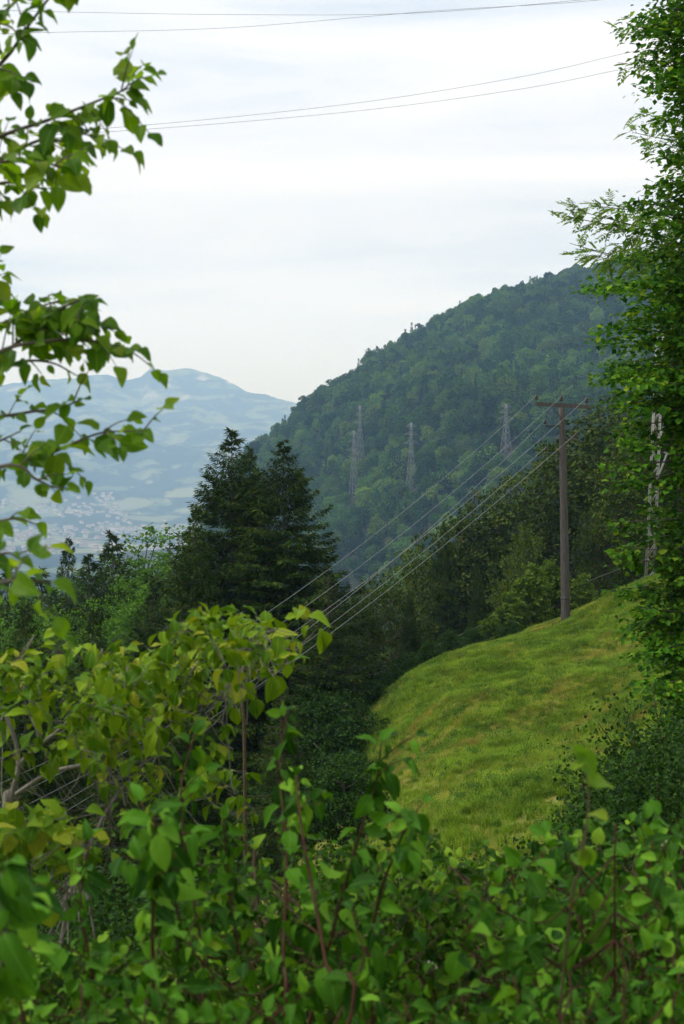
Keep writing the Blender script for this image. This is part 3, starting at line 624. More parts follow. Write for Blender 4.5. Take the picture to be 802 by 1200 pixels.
# lattice pylons
def pylon(p, h, label, mat=M_steel, bw=4.6, tw=1.3, arms=((.72, 4.6), (.84, 3.8), (.95, 3.0)), r0=.125, ang=.5):
    e_ = thing('lattice_pylon', p - np.array([0, 0, 1.0]), label, 'pylon', 'lattice pylons'); e_.rotation_euler.z = ang
    lv = np.linspace(0, 1, 9); wd = np.interp(lv, [0, .7, 1], [bw / 2, tw / 2, tw / 2 * .55])
    cs = [(-1, -1), (1, -1), (1, 1), (-1, 1)]
    for c in cs:
        b = MB(); tube(b, [[c[0] * wd[k], c[1] * wd[k], lv[k] * h] for k in range(9)], r0, 4); b.build('leg', mat, e_)
    b = MB()
    for k in range(8):
        for q in range(4):
            c, g = cs[q], cs[(q + 1) % 4]
            a0 = [c[0] * wd[k], c[1] * wd[k], lv[k] * h]; b1 = [g[0] * wd[k + 1], g[1] * wd[k + 1], lv[k + 1] * h]
            a1 = [g[0] * wd[k], g[1] * wd[k], lv[k] * h]; b0 = [c[0] * wd[k + 1], c[1] * wd[k + 1], lv[k + 1] * h]
            tube(b, [a0, b1], r0 * .5, 3); tube(b, [a1, b0], r0 * .5, 3); tube(b, [b0, b1], r0 * .5, 3)
    b.build('bracing', mat, e_)
    for hh, L in arms:
        b = MB(); tube(b, [[-L, 0, hh * h], [L, 0, hh * h]], r0 * .8, 4)
        for s in (-1, 1): tube(b, [[s * L, 0, hh * h], [s * .6, .5, hh * h + 1.6]], r0 * .5, 3); tube(b, [[s * L, 0, hh * h], [s * .6, -.5, hh * h + 1.6]], r0 * .5, 3)
        a_ = b.build('crossarm', mat, e_)
        for s in (-1, 1):
            b = MB(); tube(b, [[s * L * .95, 0, hh * h - .1], [s * L * .95, 0, hh * h - 1.8]], .12, 4); b.build('insulator', M_porc, a_)
    return e_
for p, h, lb in pyl: pylon(p, h, lb)
# the near pale mast seen in pieces through the hornbeam
MD = 70.; k_ = MD / 130; pm = P(760, 672, MD); zb = pm[2] - 2.5; ht = P(772, 385, MD)[2] - zb; lean = (772 - 760) / F * MD
e_ = thing('lattice_mast', (pm[0], pm[1], zb), 'pale slim lattice mast half hidden behind the hornbeam leaves', 'mast')
for sx, sy in ((-1, -1), (1, -1), (1, 1), (-1, 1)):
    b = MB(); tube(b, [[sx * .21, sy * .21, 0], [sx * .15 + lean, sy * .15, ht]], .030, 4); b.build('leg', M_pale, e_)
b = MB()
for k in range(22):
    z0, z1 = ht * k / 22, ht * (k + 1) / 22
    for sy in (-1, 1):
        w0, w1 = np.interp([z0, z1], [0, ht], [.21, .15]); o0, o1 = np.interp([z0, z1], [0, ht], [0, lean])
        s = 1 if k % 2 else -1; tube(b, [[-s * w0 + o0, sy * w0, z0], [s * w1 + o1, sy * w1, z1]], .02, 3)
b.build('bracing', M_pale, e_)
for (ya, yb) in ((556, 532), (516, 488)):      # slanting stub arms on the right side
    z0 = P(770, ya, MD)[2] - zb; z1 = P(770, yb, MD)[2] - zb; b = MB(); xa = P(771, ya, MD)[0] - pm[0]; xb = P(781, yb, MD)[0] - pm[0]
    tube(b, [[lean * z0 / ht + .1, 0, z0], [xa + .1, 0, z0 + .05], [xb, -.1, z1]], .05, 5); tube(b, [[xb - .16, -.1, z1 + .08], [xb + .24, -.1, z1 - .06]], .03, 4)
    b.build('arm', M_pale, e_)

# ------------------------------------------------------------------ utility pole and wires
pb_ = P(663.5, 733, 64); pt_ = P(658.5, 473, 64)
gzp = float(gzn(pb_[0:1], pb_[1:2])[0]); base = np.array([pb_[0], pb_[1], gzp])
e_ = thing('utility_pole', base, 'weathered brown utility pole with crossarm standing on the meadow ridge', 'utility pole')
top_ = pt_ - base
b = MB(); tube(b, curve([[0, 0, -.5], top_ * .5, top_], 14), np.linspace(.215, .135, 15), 16); b.build('shaft', M_pole, e_)
ht = top_[2]; ax_u = top_ / ht
b = MB(); tube(b, [ax_u * 1.1, ax_u * 1.16], .222, 16); b.build('band', M_iron, e_)
ca = MB(); cl_ = P(627, 473.5, 63.7) - base; cr_ = P(690.5, 477, 63.9) - base
dirc = unit(cr_ - cl_); L_ = np.linalg.norm(cr_ - cl_); up_ = unit(np.cross(dirc, [0, 1, 0])) * 1.; up_ = up_ if up_[2] > 0 else -up_
Rm = np.stack([dirc, np.cross(up_, dirc), up_], -1); box(ca, (cl_ + cr_) / 2 + [0, -.12, 0], (L_, .14, .17), 0, Rm); cro = ca.build('crossarm', M_pole, e_, False)
b = MB()
for s in (-1, 1): tube(b, [(cl_ + cr_) / 2 + dirc * s * .5 + [0, -.2, -.05], ax_u * (ht - .75) + [0, -.18, 0]], .018, 4)
b.build('brace', M_iron, cro)
att = []
def insulator(p, parent, k=1.):
    b = MB(); z_ = [0, .02, .06, .10, .13, .17, .20, .24, .27]; rr = [.045, .075, .08, .05, .07, .065, .04, .045, .012]
    tube(b, [p + np.array([0, 0, q * k]) for q in z_], np.array(rr) * k, 10); b.build('insulator', M_porc, parent)
for px_ in (628.5, 657.5, 687.5):
    u_ = (px_ - 627) / (690.5 - 627); q = cl_ + (cr_ - cl_) * u_ + np.array([0, -.12, .07])
    b = MB(); tube(b, [q, q + [0, 0, .14]], .016, 6); b.build('insulator_pin', M_iron, cro); insulator(q + [0, 0, .12], cro)
    att.append(base + q + [0, -.05, .33])
for (x0, y0, sgn) in ((639, 499, -1), (675, 515, 1), (640, 531, -1)):
    q = P(x0, y0, 63.6) - base; s = ax_u * q[2]
    bo = MB(); tube(bo, [s, q + [0, 0, 0], q + [0, 0, .10]], .036, 6); br = bo.build('bracket', M_iron, e_); insulator(q + [0, 0, .08], br, .8); att.append(base + q + [0, -.03, .26])
def wire(pts, rad, label, mat=M_wire, name='power_line', group='overhead wires from the pole'):
    b = MB(); tube(b, pts, rad, 5); o = b.build(name, mat); tag(o, label, 'power line', group); return o
# each span dips like a hung cable between the pole and the next one out of frame at the lower left
lab = ['overhead wire from the left end of the crossarm, uppermost of the set', 'overhead wire from the middle of the crossarm down to the lower left', 'overhead wire from the right end of the crossarm down to the lower left',
       'overhead wire from the upper left side bracket of the pole', 'overhead wire from the right side bracket of the pole', 'overhead wire from the lower left side bracket, lowest of the set']
mids = [(236, 768), (236, 792), (236, 812), (236, 826), (236, 850), (236, 839)]; ends = [(-8, 893), (-8, 922), (-8, 945), (-8, 962), (-8, 1000), (-8, 985)]
for k, a in enumerate(att):
    X0, Y0, _ = proj(a); X0 = X0[0]; Y0 = Y0[0]; co = np.polyfit([X0, mids[k][0], ends[k][0]], [Y0, mids[k][1], ends[k][1]], 2)
    qx = np.linspace(X0, -160, 60); inv = np.interp(qx, [-160, X0], [1 / 36., 1 / a[1]]); pts = [a] + [P(u, np.polyval(co, u), 1 / i_) for u, i_ in zip(qx[1:], inv[1:])]
    wire(pts, np.interp(qx, [-160, X0], [.0040, .0078]), lab[k])
for k, (p0, p1, p2, lb) in enumerate([((800, 640), (662, 692), (420, 800), 'faint dark wire crossing behind the pole low down, upper of two'), ((800, 655), (600, 745), (455, 800), 'faint dark wire crossing behind the pole low down, lower of two')]):
    co = np.polyfit([p0[0], p1[0], p2[0]], [p0[1], p1[1], p2[1]], 2); qx = np.linspace(840, 330, 30)
    wire([P(u, np.polyval(co, u), np.interp(u, [330, 840], [69, 76])) for u in qx], .014, lb, M_wired, group='faint low wires')
for (pp, lb) in [([(-40, 11), (75, 14), (260, 17), (470, 16), (680, 0), (840, -20)], 'uppermost thin wire high in the sky'), ([(-40, 41), (60, 38), (260, 33), (500, 13.5), (680, 2), (840, -16)], 'second thin wire high in the sky just beneath the uppermost'),
                 ([(-40, 160), (160, 147.5), (400, 123), (600, 92), (735, 62), (860, 36)], 'third thin wire in the sky, upper of the lower pair'), ([(-40, 163), (150, 153), (400, 132), (600, 106), (735, 80), (860, 56)], 'lowest thin wire in the sky above the mountains')]:
    pts = curve([P(a, b_, np.interp(a, [-40, 860], [150, 90])) for a, b_ in pp], 60)
    wire(pts, np.interp(pts[:, 0], [pts[:, 0].min(), pts[:, 0].max()], [.019, .013]), lb, M_wired, group='high wires in the sky')

# ------------------------------------------------------------------ meadow grass
def in_meadow(x, y):
    u, v, _ = proj(np.stack([x, y, gz(x, y)], -1)); left = np.interp(y, [8, 20, 28, 38, 50, 56, 66], [-2.6, -1.5, -.4, .2, .6, 1.2, 3.2])
    return (x > left + fbm(y / 3., x / 3., 8, 2) * .6) & (x < 26) & (y < 68)
def tuft(seed, n, hgt, spread, wdt, bend=.35):
    r = np.random.default_rng(seed); b = MB()
    for k in range(n):
        a = r.uniform(0, 6.28); rad = spread * math.sqrt(r.random()); p = np.array([math.cos(a), math.sin(a), 0]) * rad; a2 = r.uniform(0, 6.28)
        h = hgt * r.uniform(.5, 1.15); dr = np.array([math.cos(a2), math.sin(a2), 0]) * h * bend * r.uniform(.3, 1.6); s = np.array([-math.sin(a2), math.cos(a2), 0]) * wdt
        m_ = p + dr * .35 + [0, 0, h * .6]; b.add([p - s - [0, 0, .03], p + s - [0, 0, .03], m_ + s * .8, m_ - s * .8, p + dr + [0, 0, h]], [[0, 1, 2], [0, 2, 3], [3, 2, 4]])
    return b
def weed(seed, n, rad, leaf):
    r = np.random.default_rng(seed); b = MB(); p = r.normal(size=(n, 3)) * rad * .5; p[:, 2] = np.abs(p[:, 2]) * 1.0 + .03
    scatter(b, *LF2, p, frames(rand_dirs(r, n, .4), rand_dirs(r, n, 1.5)) * (leaf * r.uniform(.6, 1.3, n))[:, None, None]); return b
GT = [tuft(80 + k, 22, (.20, .28, .16, .36)[k], .22, .009, (.9, .8, 1.0, .6)[k]).data('grass_tuft', M_grass, False) for k in range(4)] + [tuft(86, 26, .34, .18, .008, .5).data('straw_tuft', M_straw, False), tuft(87, 30, .40, .24, .013, .7).data('lush_tuft', M_lush, False)] + [weed(90 + k, 70, .22, .055).data('weed_clump', M_weed, False) for k in range(2)]
r_ = np.random.default_rng(17); n = 125000
gx = r_.uniform(-3.5, 24, n); gy = np.sqrt(r_.uniform(12 ** 2, 68 ** 2, n)); u = 401 + F * gx / gy
ok = in_meadow(gx, gy) & (u > 380) & (u < 860); gx, gy = gx[ok], gy[ok]
wn = fbm(gx / .9, gy / 1.4, 61, 4); isw = (wn + r_.normal(size=len(gx)) *   .42) > .55; hs = .50 + .22 * fbm(gx / .7, gy / 1.0, 66, 3)
mow = np.exp(-((gy - 40.8 + .1 * gx) / .9) ** 2) * (gx > 4); keep = r_.random(len(gx)) > .0
al = gx * .55 + gy * .83; ac = gx * .83 - gy * .55
pn = fbm(ac / .9, al / 3.4, 91, 4); sn_ = fbm(ac / .8 + 9, al / 4.0, 95, 4)
wst = np.exp(-((gy - 41 - (gx - 5) * .2) / .55) ** 2) * .75 * (gx > 3.6) * (gx < 7.2) + np.exp(-((gx - 1.6) / 1.0) ** 2 - ((gy - 43) / 4.) ** 2) * .35
gi_ = np.where(isw, r_.integers(6, 8, len(gx)), r_.integers(0, 4, len(gx)))
gi_ = np.where(~isw & (pn + r_.normal(size=len(gx)) * .2 > .30), 5, gi_); gi_ = np.where(~isw & (sn_ + wst + r_.normal(size=len(gx)) * .22 > .42), 4, gi_)
pts = np.stack([gx, gy, gzn(gx, gy)], -1)
gn_scatter('meadow_grass', GT, pts, r_.uniform(0, 6.28, len(gx)), np.clip(hs * np.where(isw, 1.1, 1.) * (1 + .5 * mow), .4, 1.9), gi_, 'sloping meadow of tall uneven grass and weeds, green with straw patches', 'grass')
print('meadow tufts', len(gx))

# ------------------------------------------------------------------ foreground plants with real leaves
def leaf_template(curl=.35, fold=.25, wave=0., tip=.16, wide=.62, heart=.0, twist=0.):
    nl, rows = 6, []
    V_, U_ = [], []
    ws = [0, .72, .98, 1., .80, .42, 0]; ys_ = [0, .14, .34, .52, .70, .86, 1.0]
    for i in range(nl + 1):
        hw = ws[i] * wide / 2; y_ = ys_[i]
        cols = [0] if i in (0, nl) else [-1, -.5, 0, .5, 1]
        ridx = []
        for c in cols:
            x_ = c * hw; z_ = fold * abs(x_) - curl * y_ * y_ + wave * math.sin(y_ * 9 + c * 2) * abs(c) * .05 + twist * x_ * y_
            yy = y_ * (1 - .10 * curl) - heart * abs(c) * (.10 if i == 1 else 0)
            ridx.append(len(V_)); V_.append((x_, yy, z_)); U_.append((.5 + c * .5 * ws[i], y_))
        rows.append(ridx)
    Fc = []
    for a, b in zip(rows[:-1], rows[1:]):
        if len(a) == 1: Fc += [[a[0], b[k], b[k + 1]] for k in range(4)]
        elif len(b) == 1: Fc += [[a[k], b[0], a[k + 1]] for k in range(4)]
        else:
            for k in range(4): Fc += [[a[k], b[k], b[k + 1]], [a[k], b[k + 1], a[k + 1]]]
    # short stalk
    n0 = len(V_); V_ += [(-.012, 0, 0), (.012, 0, 0), (0, -.16, .03)]; U_ += [(.5, 0)] * 3; Fc += [[n0, n0 + 1, n0 + 2]]
    return np.array(V_), np.array(Fc), np.array(U_)
LT_ = {'hazel': [leaf_template(c, f, wv, wide=wd, twist=tw) for c, f, wv, wd, tw in ((.25, .3, 1, .70, .1), (.45, .5, 1, .62, -.3), (.12, .25, 1.4, .74, .3), (.6, .35, 1, .66, 0), (.35, .7, .8, .6, .2))],
       'narrow': [leaf_template(c, f, wv, wide=wd, twist=tw) for c, f, wv, wd, tw in ((.35, .35, 1, .55, .1), (.7, .5, 1, .5, -.3), (.2, .3, 1.4, .58, .3), (.95, .4, 1, .52, 0), (.5, .8, .8, .5, .2))]}
UP = np.array([0, 0, 1.])
class Plant:
    def __init__(s, name, loc, label, cat, leafset, leafmat, stemmat, seed, group=None):
        s.r = np.random.default_rng(seed); s.root = thing(name, loc, label, cat, group); s.o = np.array([float(c) for c in loc])
        s.jit = .35; s.flat = 0.; s.tb = MB(); s.L = []; s.set = leafset; s.lm = leafmat; s.sm = stemmat; s.nodes = []
    def stem(s, pts, r0=.006, r1=.002, n=24, sides=6):
        c = curve(pts, n); tube(s.tb, c - s.o, np.linspace(r0, r1, len(c)), sides); s.nodes.append(c); return c
    def leaf(s, p, ax, nr, size): s.L.append((np.array(p), ax, nr, size))
    def leaves_on(s, c, size, gap, opposite=True, droop=.5, start=.0, face=.5, tipleaf=True, hang=0.):
        r = s.r; seg = np.linalg.norm(np.diff(c, axis=0), axis=1); cum = np.r_[0, np.cumsum(seg)]; tot = cum[-1]; q = start * tot; k = 0
        while q < tot:
            p = np.array([np.interp(q, cum, c[:, i]) for i in range(3)]); i = min(np.searchsorted(cum, q), len(c) - 1); tdir = unit(c[i] - c[max(i - 1, 0)])
            side = unit(np.cross(tdir, UP + r.normal(size=3) * .25)); side2 = np.cross(side, tdir)
            if k % 2 and opposite: side = side2
            for sg in ((-1, 1) if opposite else ((-1) ** k,)):
                if r.random() < .06: continue
                ax = unit(tdir * r.uniform(.25, .8) + side * sg * r.uniform(.6, 1.) - UP * (droop * r.uniform(.4, 1.5) + hang) + r.normal(size=3) * .15)
                nr = unit(UP * (r.uniform(.3, 1.) + s.flat) + np.array([0, -1., 0]) * face * r.uniform(.2, 1.6) + r.normal(size=3) * s.jit)
                s.leaf(p + ax * size * .16, ax, nr, size * r.uniform(.42, 1.28) * (.65 + .35 * min(1, (tot - q) / (3 * gap) + .3)))
            q += gap * r.uniform(.7, 1.3); k += 1
        if tipleaf:
            ax = unit(tdir - UP * droop * .5 + r.normal(size=3) * .2); s.leaf(c[-1], ax, unit(UP + np.array([0, -1., 0]) * face + r.normal(size=3) * .3), size * r.uniform(.6, .95))
    def twigs(s, c, n, length, size, gap, lo=.2, hi=1., up=.4, **kw):
        r = s.r
        for k in range(n):
            i = int(len(c) * r.uniform(lo, hi)); i = min(max(i, 1), len(c) - 1); td = unit(c[i] - c[i - 1])
            v = unit(td * .7 + unit(np.cross(td, r.normal(size=3))) * .9 + UP * up); L = length * r.uniform(.5, 1.2)
            t_ = s.stem([c[i], c[i] + v * L * .5 + UP * .02 * L, c[i] + v * L + UP * (-.08) * L], .0022, .001, 6, 4); s.leaves_on(t_, size, gap, **kw)
    def spray(s, tip, length, size, gap, up=.7, connect=True, rad=.0014, **kw):
        """a leafy shoot ending at tip, rooted on the closest older stem"""
        r = s.r; tip = np.array(tip); v = unit(np.array([r.normal() * .5, r.normal() * .4, up + r.random() * .3])); b0 = tip - v * length
        t_ = curve([b0, b0 + v * length * .5 + r.normal(size=3) * .02 * length * 3, tip], 8)
        if connect and s.nodes:
            best = None
            for c in s.nodes[:s.main]:
                dd = np.linalg.norm(c - b0, axis=1); i = dd.argmin()
                if best is None or dd[i] < best[0]: best = (dd[i], c[i])
            a = best[1]; m_ = (a + b0) / 2 - UP * .3 * best[0] + r.normal(size=3) * .04 * best[0]; cc = curve([a, m_, b0, (b0 + tip) / 2], 9)
            tube(s.tb, cc - s.o, np.linspace(rad * 1.6, rad, len(cc)), 4)
        tube(s.tb, t_ - s.o, np.linspace(rad, rad * .5, len(t_)), 4); s.leaves_on(t_, size, gap, **kw)
    def finish(s, limit=300, single=True):
        s.tb.build('stems', s.sm, s.root)
        if not s.L: return
        T = LT_[s.set]; pos = np.array([q[0] for q in s.L]); Ms = frames(np.array([q[1] for q in s.L]), np.array([q[2] for q in s.L])); sz = np.array([q[3] for q in s.L])
        Ms = Ms * sz[:, None, None]; kd = s.r.integers(0, len(T), len(pos)); u, v, dep = proj(pos)
        big = np.where((u > -10) & (u < 812) & (v > -10) & (v < 1210) & (pos[:, 1] > .3), sz / dep, 0); one = np.zeros(len(pos), bool)
        if single:
            od = np.argsort(-big)[:limit]; od = od[big[od] * F > 9]; one[od] = True
            key = s.set + s.lm.name
            if key not in LEAFMESH:
                LEAFMESH[key] = []
                for tv, tf, tu in T: b = MB(); b.add(tv, tf, 0, tu); LEAFMESH[key].append(b.data('leaf', s.lm, True))
            ln = scn.collection.objects
            for i in od:
                o = bpy.data.objects.new('leaf', LEAFMESH[key][kd[i]]); ln.link(o); o.parent = s.root
                mt = np.eye(4); mt[:3, :3] = Ms[i]; mt[:3, 3] = pos[i] - s.o; o.matrix_local = Matrix(mt.tolist())
        b = MB()
        for k in range(len(T)):
            w_ = (~one) & (kd == k)
            if w_.any(): scatter(b, T[k][0], T[k][1], pos[w_] - s.o, Ms[w_], 0, T[k][2])
        if b.v: tag(b.build('leaves', s.lm, s.root), kind='stuff')
        print(s.root.name, 'leaves', len(pos), 'single', int(one.sum()))
LEAFMESH = {}
def Q(*a): return [P(*q) for q in a]

# --- hazel at the left: trunk beyond the frame, limbs reaching in
tx = P(-420, 600, 3.9); hz0 = np.array([tx[0], tx[1], float(gz(tx[0], tx[1])[0])])
h = Plant('hazel_tree', hz0, 'hazel tree whose leafy branches hang in from the left against the sky', 'tree', 'hazel', M_hazel, M_bark, 101); h.flat = .25
trunk = h.stem([hz0 - UP * .2, hz0 + [.05, .1, 2.2], hz0 + [.2, 0, 4.2], hz0 + [.5, -.1, 5.6]], .09, .03, 24, 9)
def limb(pp, nlf=.026, size=.060, tw=5, twl=.18, fork=.2, d0=3.8, **kw):
    pts = Q(*pp); s0 = trunk[np.argmin(np.abs(trunk[:, 2] - (pts[0][2] - .35)))]
    c = h.stem([s0, s0 * .5 + pts[0] * .5 + UP * .05] + pts,   .008, .0018, 34, 6); k0 = int(len(c) * .42)
    h.leaves_on(c[k0:], size, nlf, opposite=False, droop=.18, face=.6, **kw)
    h.twigs(c, int(tw * 1.25), twl, size, nlf, .42, .97, up=.0, opposite=False, droop=.22, face=.6)
limb([(-60, 130, 3.6), (5, 70, 3.5), (30, 35, 3.5), (60, -5, 3.4), (90, -40, 3.4)], tw=6, twl=.14)
limb([(-40, 60, 3.6), (0, 20, 3.5), (30, -10, 3.5), (60, -40, 3.4)], tw=5, twl=.14)
limb([(-60, 190, 3.6), (0, 160, 3.5), (50, 143, 3.5), (90, 128, 3.45), (130, 112, 3.4), (152, 103, 3.4)], tw=7, twl=.13)
limb([(-60, 215, 3.6), (5, 185, 3.6), (45, 165, 3.6), (80, 165, 3.6), (110, 150, 3.5)], tw=7, twl=.12)
limb([(-60, 200, 3.3), (0, 190, 3.3), (40, 190, 3.3), (75, 195, 3.3)], tw=6, twl=.12)
limb([(-60, 240, 3.6), (0, 215, 3.5), (30, 218, 3.5), (55, 222, 3.5)], tw=5, twl=.10)
limb([(-60, 350, 3.6), (-25, 330, 3.5), (2, 322, 3.5)], tw=2, twl=.08)
limb([(-60, 440, 3.6), (5, 412, 3.5), (35, 390, 3.5), (60, 370, 3.45), (85, 355, 3.4), (105, 352, 3.35)], tw=9, twl=.13)
limb([(-60, 400, 3.5), (0, 380, 3.5), (40, 362, 3.5), (70, 352, 3.45)], tw=6, twl=.12)
limb([(-40, 425, 3.4), (20, 405, 3.4), (80, 398, 3.4), (120, 402, 3.4), (160, 410, 3.35)], nlf=0.036, tw=4, twl=.10)
limb([(-40, 450, 3.5), (20, 425, 3.5), (60, 425, 3.5), (90, 440, 3.5)], nlf=0.044, tw=2, twl=.08)
limb([(-60, 490, 3.5), (0, 488, 3.5), (40, 482, 3.5), (70, 478, 3.5), (96, 468, 3.4)], nlf=0.032, tw=3, twl=.10)
limb([(-60, 560, 3.5), (10, 545, 3.5), (50, 535, 3.5), (85, 520, 3.4), (120, 507, 3.4), (168, 505, 3.3)], nlf=0.027, tw=6, twl=.10)
limb([(-60, 560, 3.4), (15, 545, 3.4), (40, 560, 3.4), (60, 570, 3.4), (78, 572, 3.35)], nlf=0.036, tw=3, twl=.08)
limb([(-60, 530, 3.5), (-10, 520, 3.5), (25, 505, 3.5)], tw=2, twl=.08)
limb([(-60, 620, 3.4), (-10, 612, 3.4), (20, 608, 3.4), (42, 614, 3.4)], nlf=0.040, tw=1, twl=.07)
limb([(-60, 680, 3.0), (-15, 655, 3.0), (10, 648, 3.0), (22, 655, 3.0)], nlf=0.036, tw=3, twl=.08)
limb([(-60, 720, 2.4), (-25, 690, 2.4), (20, 680, 2.4), (60, 682, 2.4)], nlf=0.040, tw=3, twl=.07)
h.finish()

# (limbs end)

# --- yellowish shrub with pale branches, left
def fillp(pl, outline, bottom, xr, dr, n, length, size, gap, bias=1., **kw):
    r = pl.r; pl.main = len(pl.nodes); ox, oy = zip(*outline)
    for k in range(n):
        px = r.uniform(*xr); top = np.interp(px, ox, oy); bt = bottom(px) if callable(bottom) else bottom
        if bt <= top: continue
        py = top + (bt - top) * r.random() ** bias; pl.spray(P(px, py, r.uniform(*dr)), length * r.uniform(.6, 1.2), size, gap, **kw)
g0 = P(-10, 1120, 5.2); g0[2] = float(gz(g0[0], g0[1])[0])
y = Plant('yellow_green_shrub', g0, 'yellowish green shrub with pale grey forked branches at the lower left', 'shrub', 'hazel', M_yellow, M_greybark, 102); y.jit = .28; y.flat = .5
y.stem([g0 - UP * .2] + Q((5, 1000, 5.2), (12, 940, 5.2), (22, 895, 5.2), (14, 855, 5.2), (-5, 815, 5.2), (-15, 770, 5.2)), .014, .004, 40, 8)
y.stem(Q((22, 895, 5.2), (48, 872, 5.2), (80, 845, 5.15), (110, 800, 5.1), (120, 760, 5.1)), .009, .003, 30, 7)
y.stem(Q((48, 872, 5.2), (35, 820, 5.2), (20, 785, 5.2), (40, 745, 5.1)), .008, .003, 24, 6)
y.stem(Q((12, 935, 5.3), (60, 905, 5.2), (118, 890, 5.1), (170, 850, 5.0), (215, 800, 5.0), (250, 750, 4.9)), .009, .003, 34, 7)
y.stem(Q((118, 890, 5.1), (140, 850, 5.0), (142, 825, 5.0), (150, 780, 5.0)), .008, .003, 20, 6)
y.stem(Q((170, 850, 5.0), (230, 830, 4.9), (280, 790, 4.8), (300, 740, 4.8)), .009, .003, 24, 6)
y.stem(Q((60, 1200, 4.5), (80, 1060, 4.6), (120, 960, 4.7), (160, 905, 4.8), (200, 870, 4.9)), .008, .003, 30, 6)
ol = [(-30, 735), (30, 722), (60, 722), (110, 745), (160, 758), (200, 738), (250, 715), (290, 712), (320, 735)]
fillp(y, ol, lambda q: float(np.interp(q, [0, 180, 250, 300], [880, 860, 790, 750])), (-30, 300), (4.3, 5.7), 92, .20, .062, .036, 1.5, face=.05, droop=.35, up=.1, rad=.001)
fillp(y, [(0, 800), (400, 800)], 940, (120, 260), (4.4, 5.4), 20, .20, .062, .036, 1., face=.08, droop=.35, up=.1, rad=.001)
fillp(y, [(0, 800), (400, 800)], 870, (-30, 150), (4.6, 5.6), 6, .16, .075, .045, 1., face=.1, droop=.4, up=.1, rad=.001)
fillp(y, [(0, 945), (110, 940)], 1000, (-20, 105), (3.8, 4.4), 24, .16, .064, .036, 1., face=.1, droop=.4, up=.1)
# a shoot with three bright leaves standing free
y.spray(P(352, 716, 4.6), .12, .085, .05, up=.1, face=.6); y.spray(P(300, 720, 4.7), .2, .085, .04, face=.4)
y.finish()

# --- red stemmed dogwood in the middle
g0 = P(300, 1250, 3.1); g0[2] = float(gz(g0[0], g0[1])[0])
dg = Plant('dogwood_shrub', g0, 'red stemmed dogwood with drooping heart shaped leaves in the lower middle', 'shrub', 'narrow', M_dog, M_redstem, 103)
for pp, dd in [([(180, 1240), (179, 1100), (181, 1020), (183, 955)], 2.7), ([(330, 1250), (332, 1120), (336, 1000), (328, 900), (337, 832)], 3.0), ([(250, 1250), (238, 1120), (222, 1020), (212, 930), (228, 860)], 3.2),
               ([(395, 1250), (382, 1130), (366, 1040), (352, 960), (347, 905)], 2.8), ([(350, 1250), (385, 1110), (415, 1000), (440, 920), (447, 870)], 3.3), ([(300, 1260), (285, 1150), (270, 1050), (262, 960)], 3.4),
               ([(440, 1250), (430, 1150), (445, 1050), (470, 985), (480, 960)], 3.2), ([(120, 1250), (110, 1150), (95, 1060), (105, 985)], 3.1), ([(10, 1260), (6, 1150), (2, 1060), (8, 1010)], 2.3), ([(230, 1240), (215, 1100), (190, 1010), (160, 960)], 3.5),
               ]:
    dv = dg.r.uniform(-.15, .15); c = dg.stem([g0 + [dg.r.uniform(-.4, .4), dg.r.uniform(-.2, .2), -.1]] + [P(a, b_, dd + dv * k) for k, (a, b_) in enumerate(pp)], .0055, .002, 34, 7)
    dg.leaves_on(c[6:], .060, .055, opposite=True, droop=.9, face=.35); dg.leaves_on(c[-3:], .066, .020, opposite=True, droop=.7, face=.4); dg.twigs(c, 5, .10, .058, .036, .25, .95, up=.2, opposite=True, droop=.8, face=.6)
dg.main = len(dg.nodes)
fillp(dg, [(150, 1090), (250, 1020), (350, 990), (450, 980), (520, 1000)], 1220, (110, 500), (2.9, 4.0), 50, .14, .056, .034, .8, face=.6, droop=.7)
dg.finish()

# --- leafy bank of mixed shrubs along the bottom
def bank(name, label, gx_, d0, outline, xr, dr, n, size, mat, seed, bottom=1230, gap=.036, length=.16, bias=.8, lset='hazel', stems=6, smat=M_brownstem, limit=300, face=.25):
    g = P(gx_, 1200, d0); g[2] = float(gz(g[0], g[1])[0]); pl = Plant(name, g, label, 'shrub', lset, mat, smat, seed); ox, oy = zip(*outline)
    for k in range(stems):
        px = xr[0] + (xr[1] - xr[0]) * (k + .5) / stems; tp = np.interp(px, ox, oy) + 30; d_ = np.mean(dr) + pl.r.uniform(-.3, .3)
        pl.stem([g + [pl.r.uniform(-.3, .3), pl.r.uniform(-.2, .2), -.15], (g + P(px, tp, d_)) / 2 + [0, 0, .2], P(px, tp, d_)], .007, .002, 20, 6)
    fillp(pl, outline, bottom, xr, dr, n, length, size, gap, bias, face=face, droop=.5); return pl
bank('bramble_shrub', 'small leaved bright green bramble bank at the bottom left corner', 60, 3.8, [(-20, 1075), (60, 1090), (110, 1100), (160, 1075), (260, 1060)], (-30, 250), (3.2, 4.6), 200, .042, M_bram, 111, gap=.024, length=.13).finish()
bank('bramble_shrub', 'small leaved bramble bank behind the dogwood in the bottom middle', 330, 4.3, [(200, 1000), (300, 955), (420, 955), (480, 955), (560, 985)], (210, 560), (3.8, 5.2), 300, .044, M_bram, 112, gap=.025, length=.14).finish()
bank('bramble_shrub', 'small leaved bramble bank with white berries at the bottom right', 640, 4.2, [(500, 985), (560, 985), (600, 970), (700, 965), (820, 955)], (500, 830), (3.7, 5.2), 310, .046, M_bram, 113, gap=.025, length=.14).finish()
bank('leafy_shrub', 'broad leaved shrub with large pale leaves at the lower right edge', 700, 3.3, [(560, 990), (585, 945), (640, 970), (680, 950), (720, 935), (760, 955), (820, 945)], (570, 830), (2.9, 3.8), 100, .056, M_dog, 114, gap=.036, lset='hazel', smat=M_redstem, face=.6).finish()
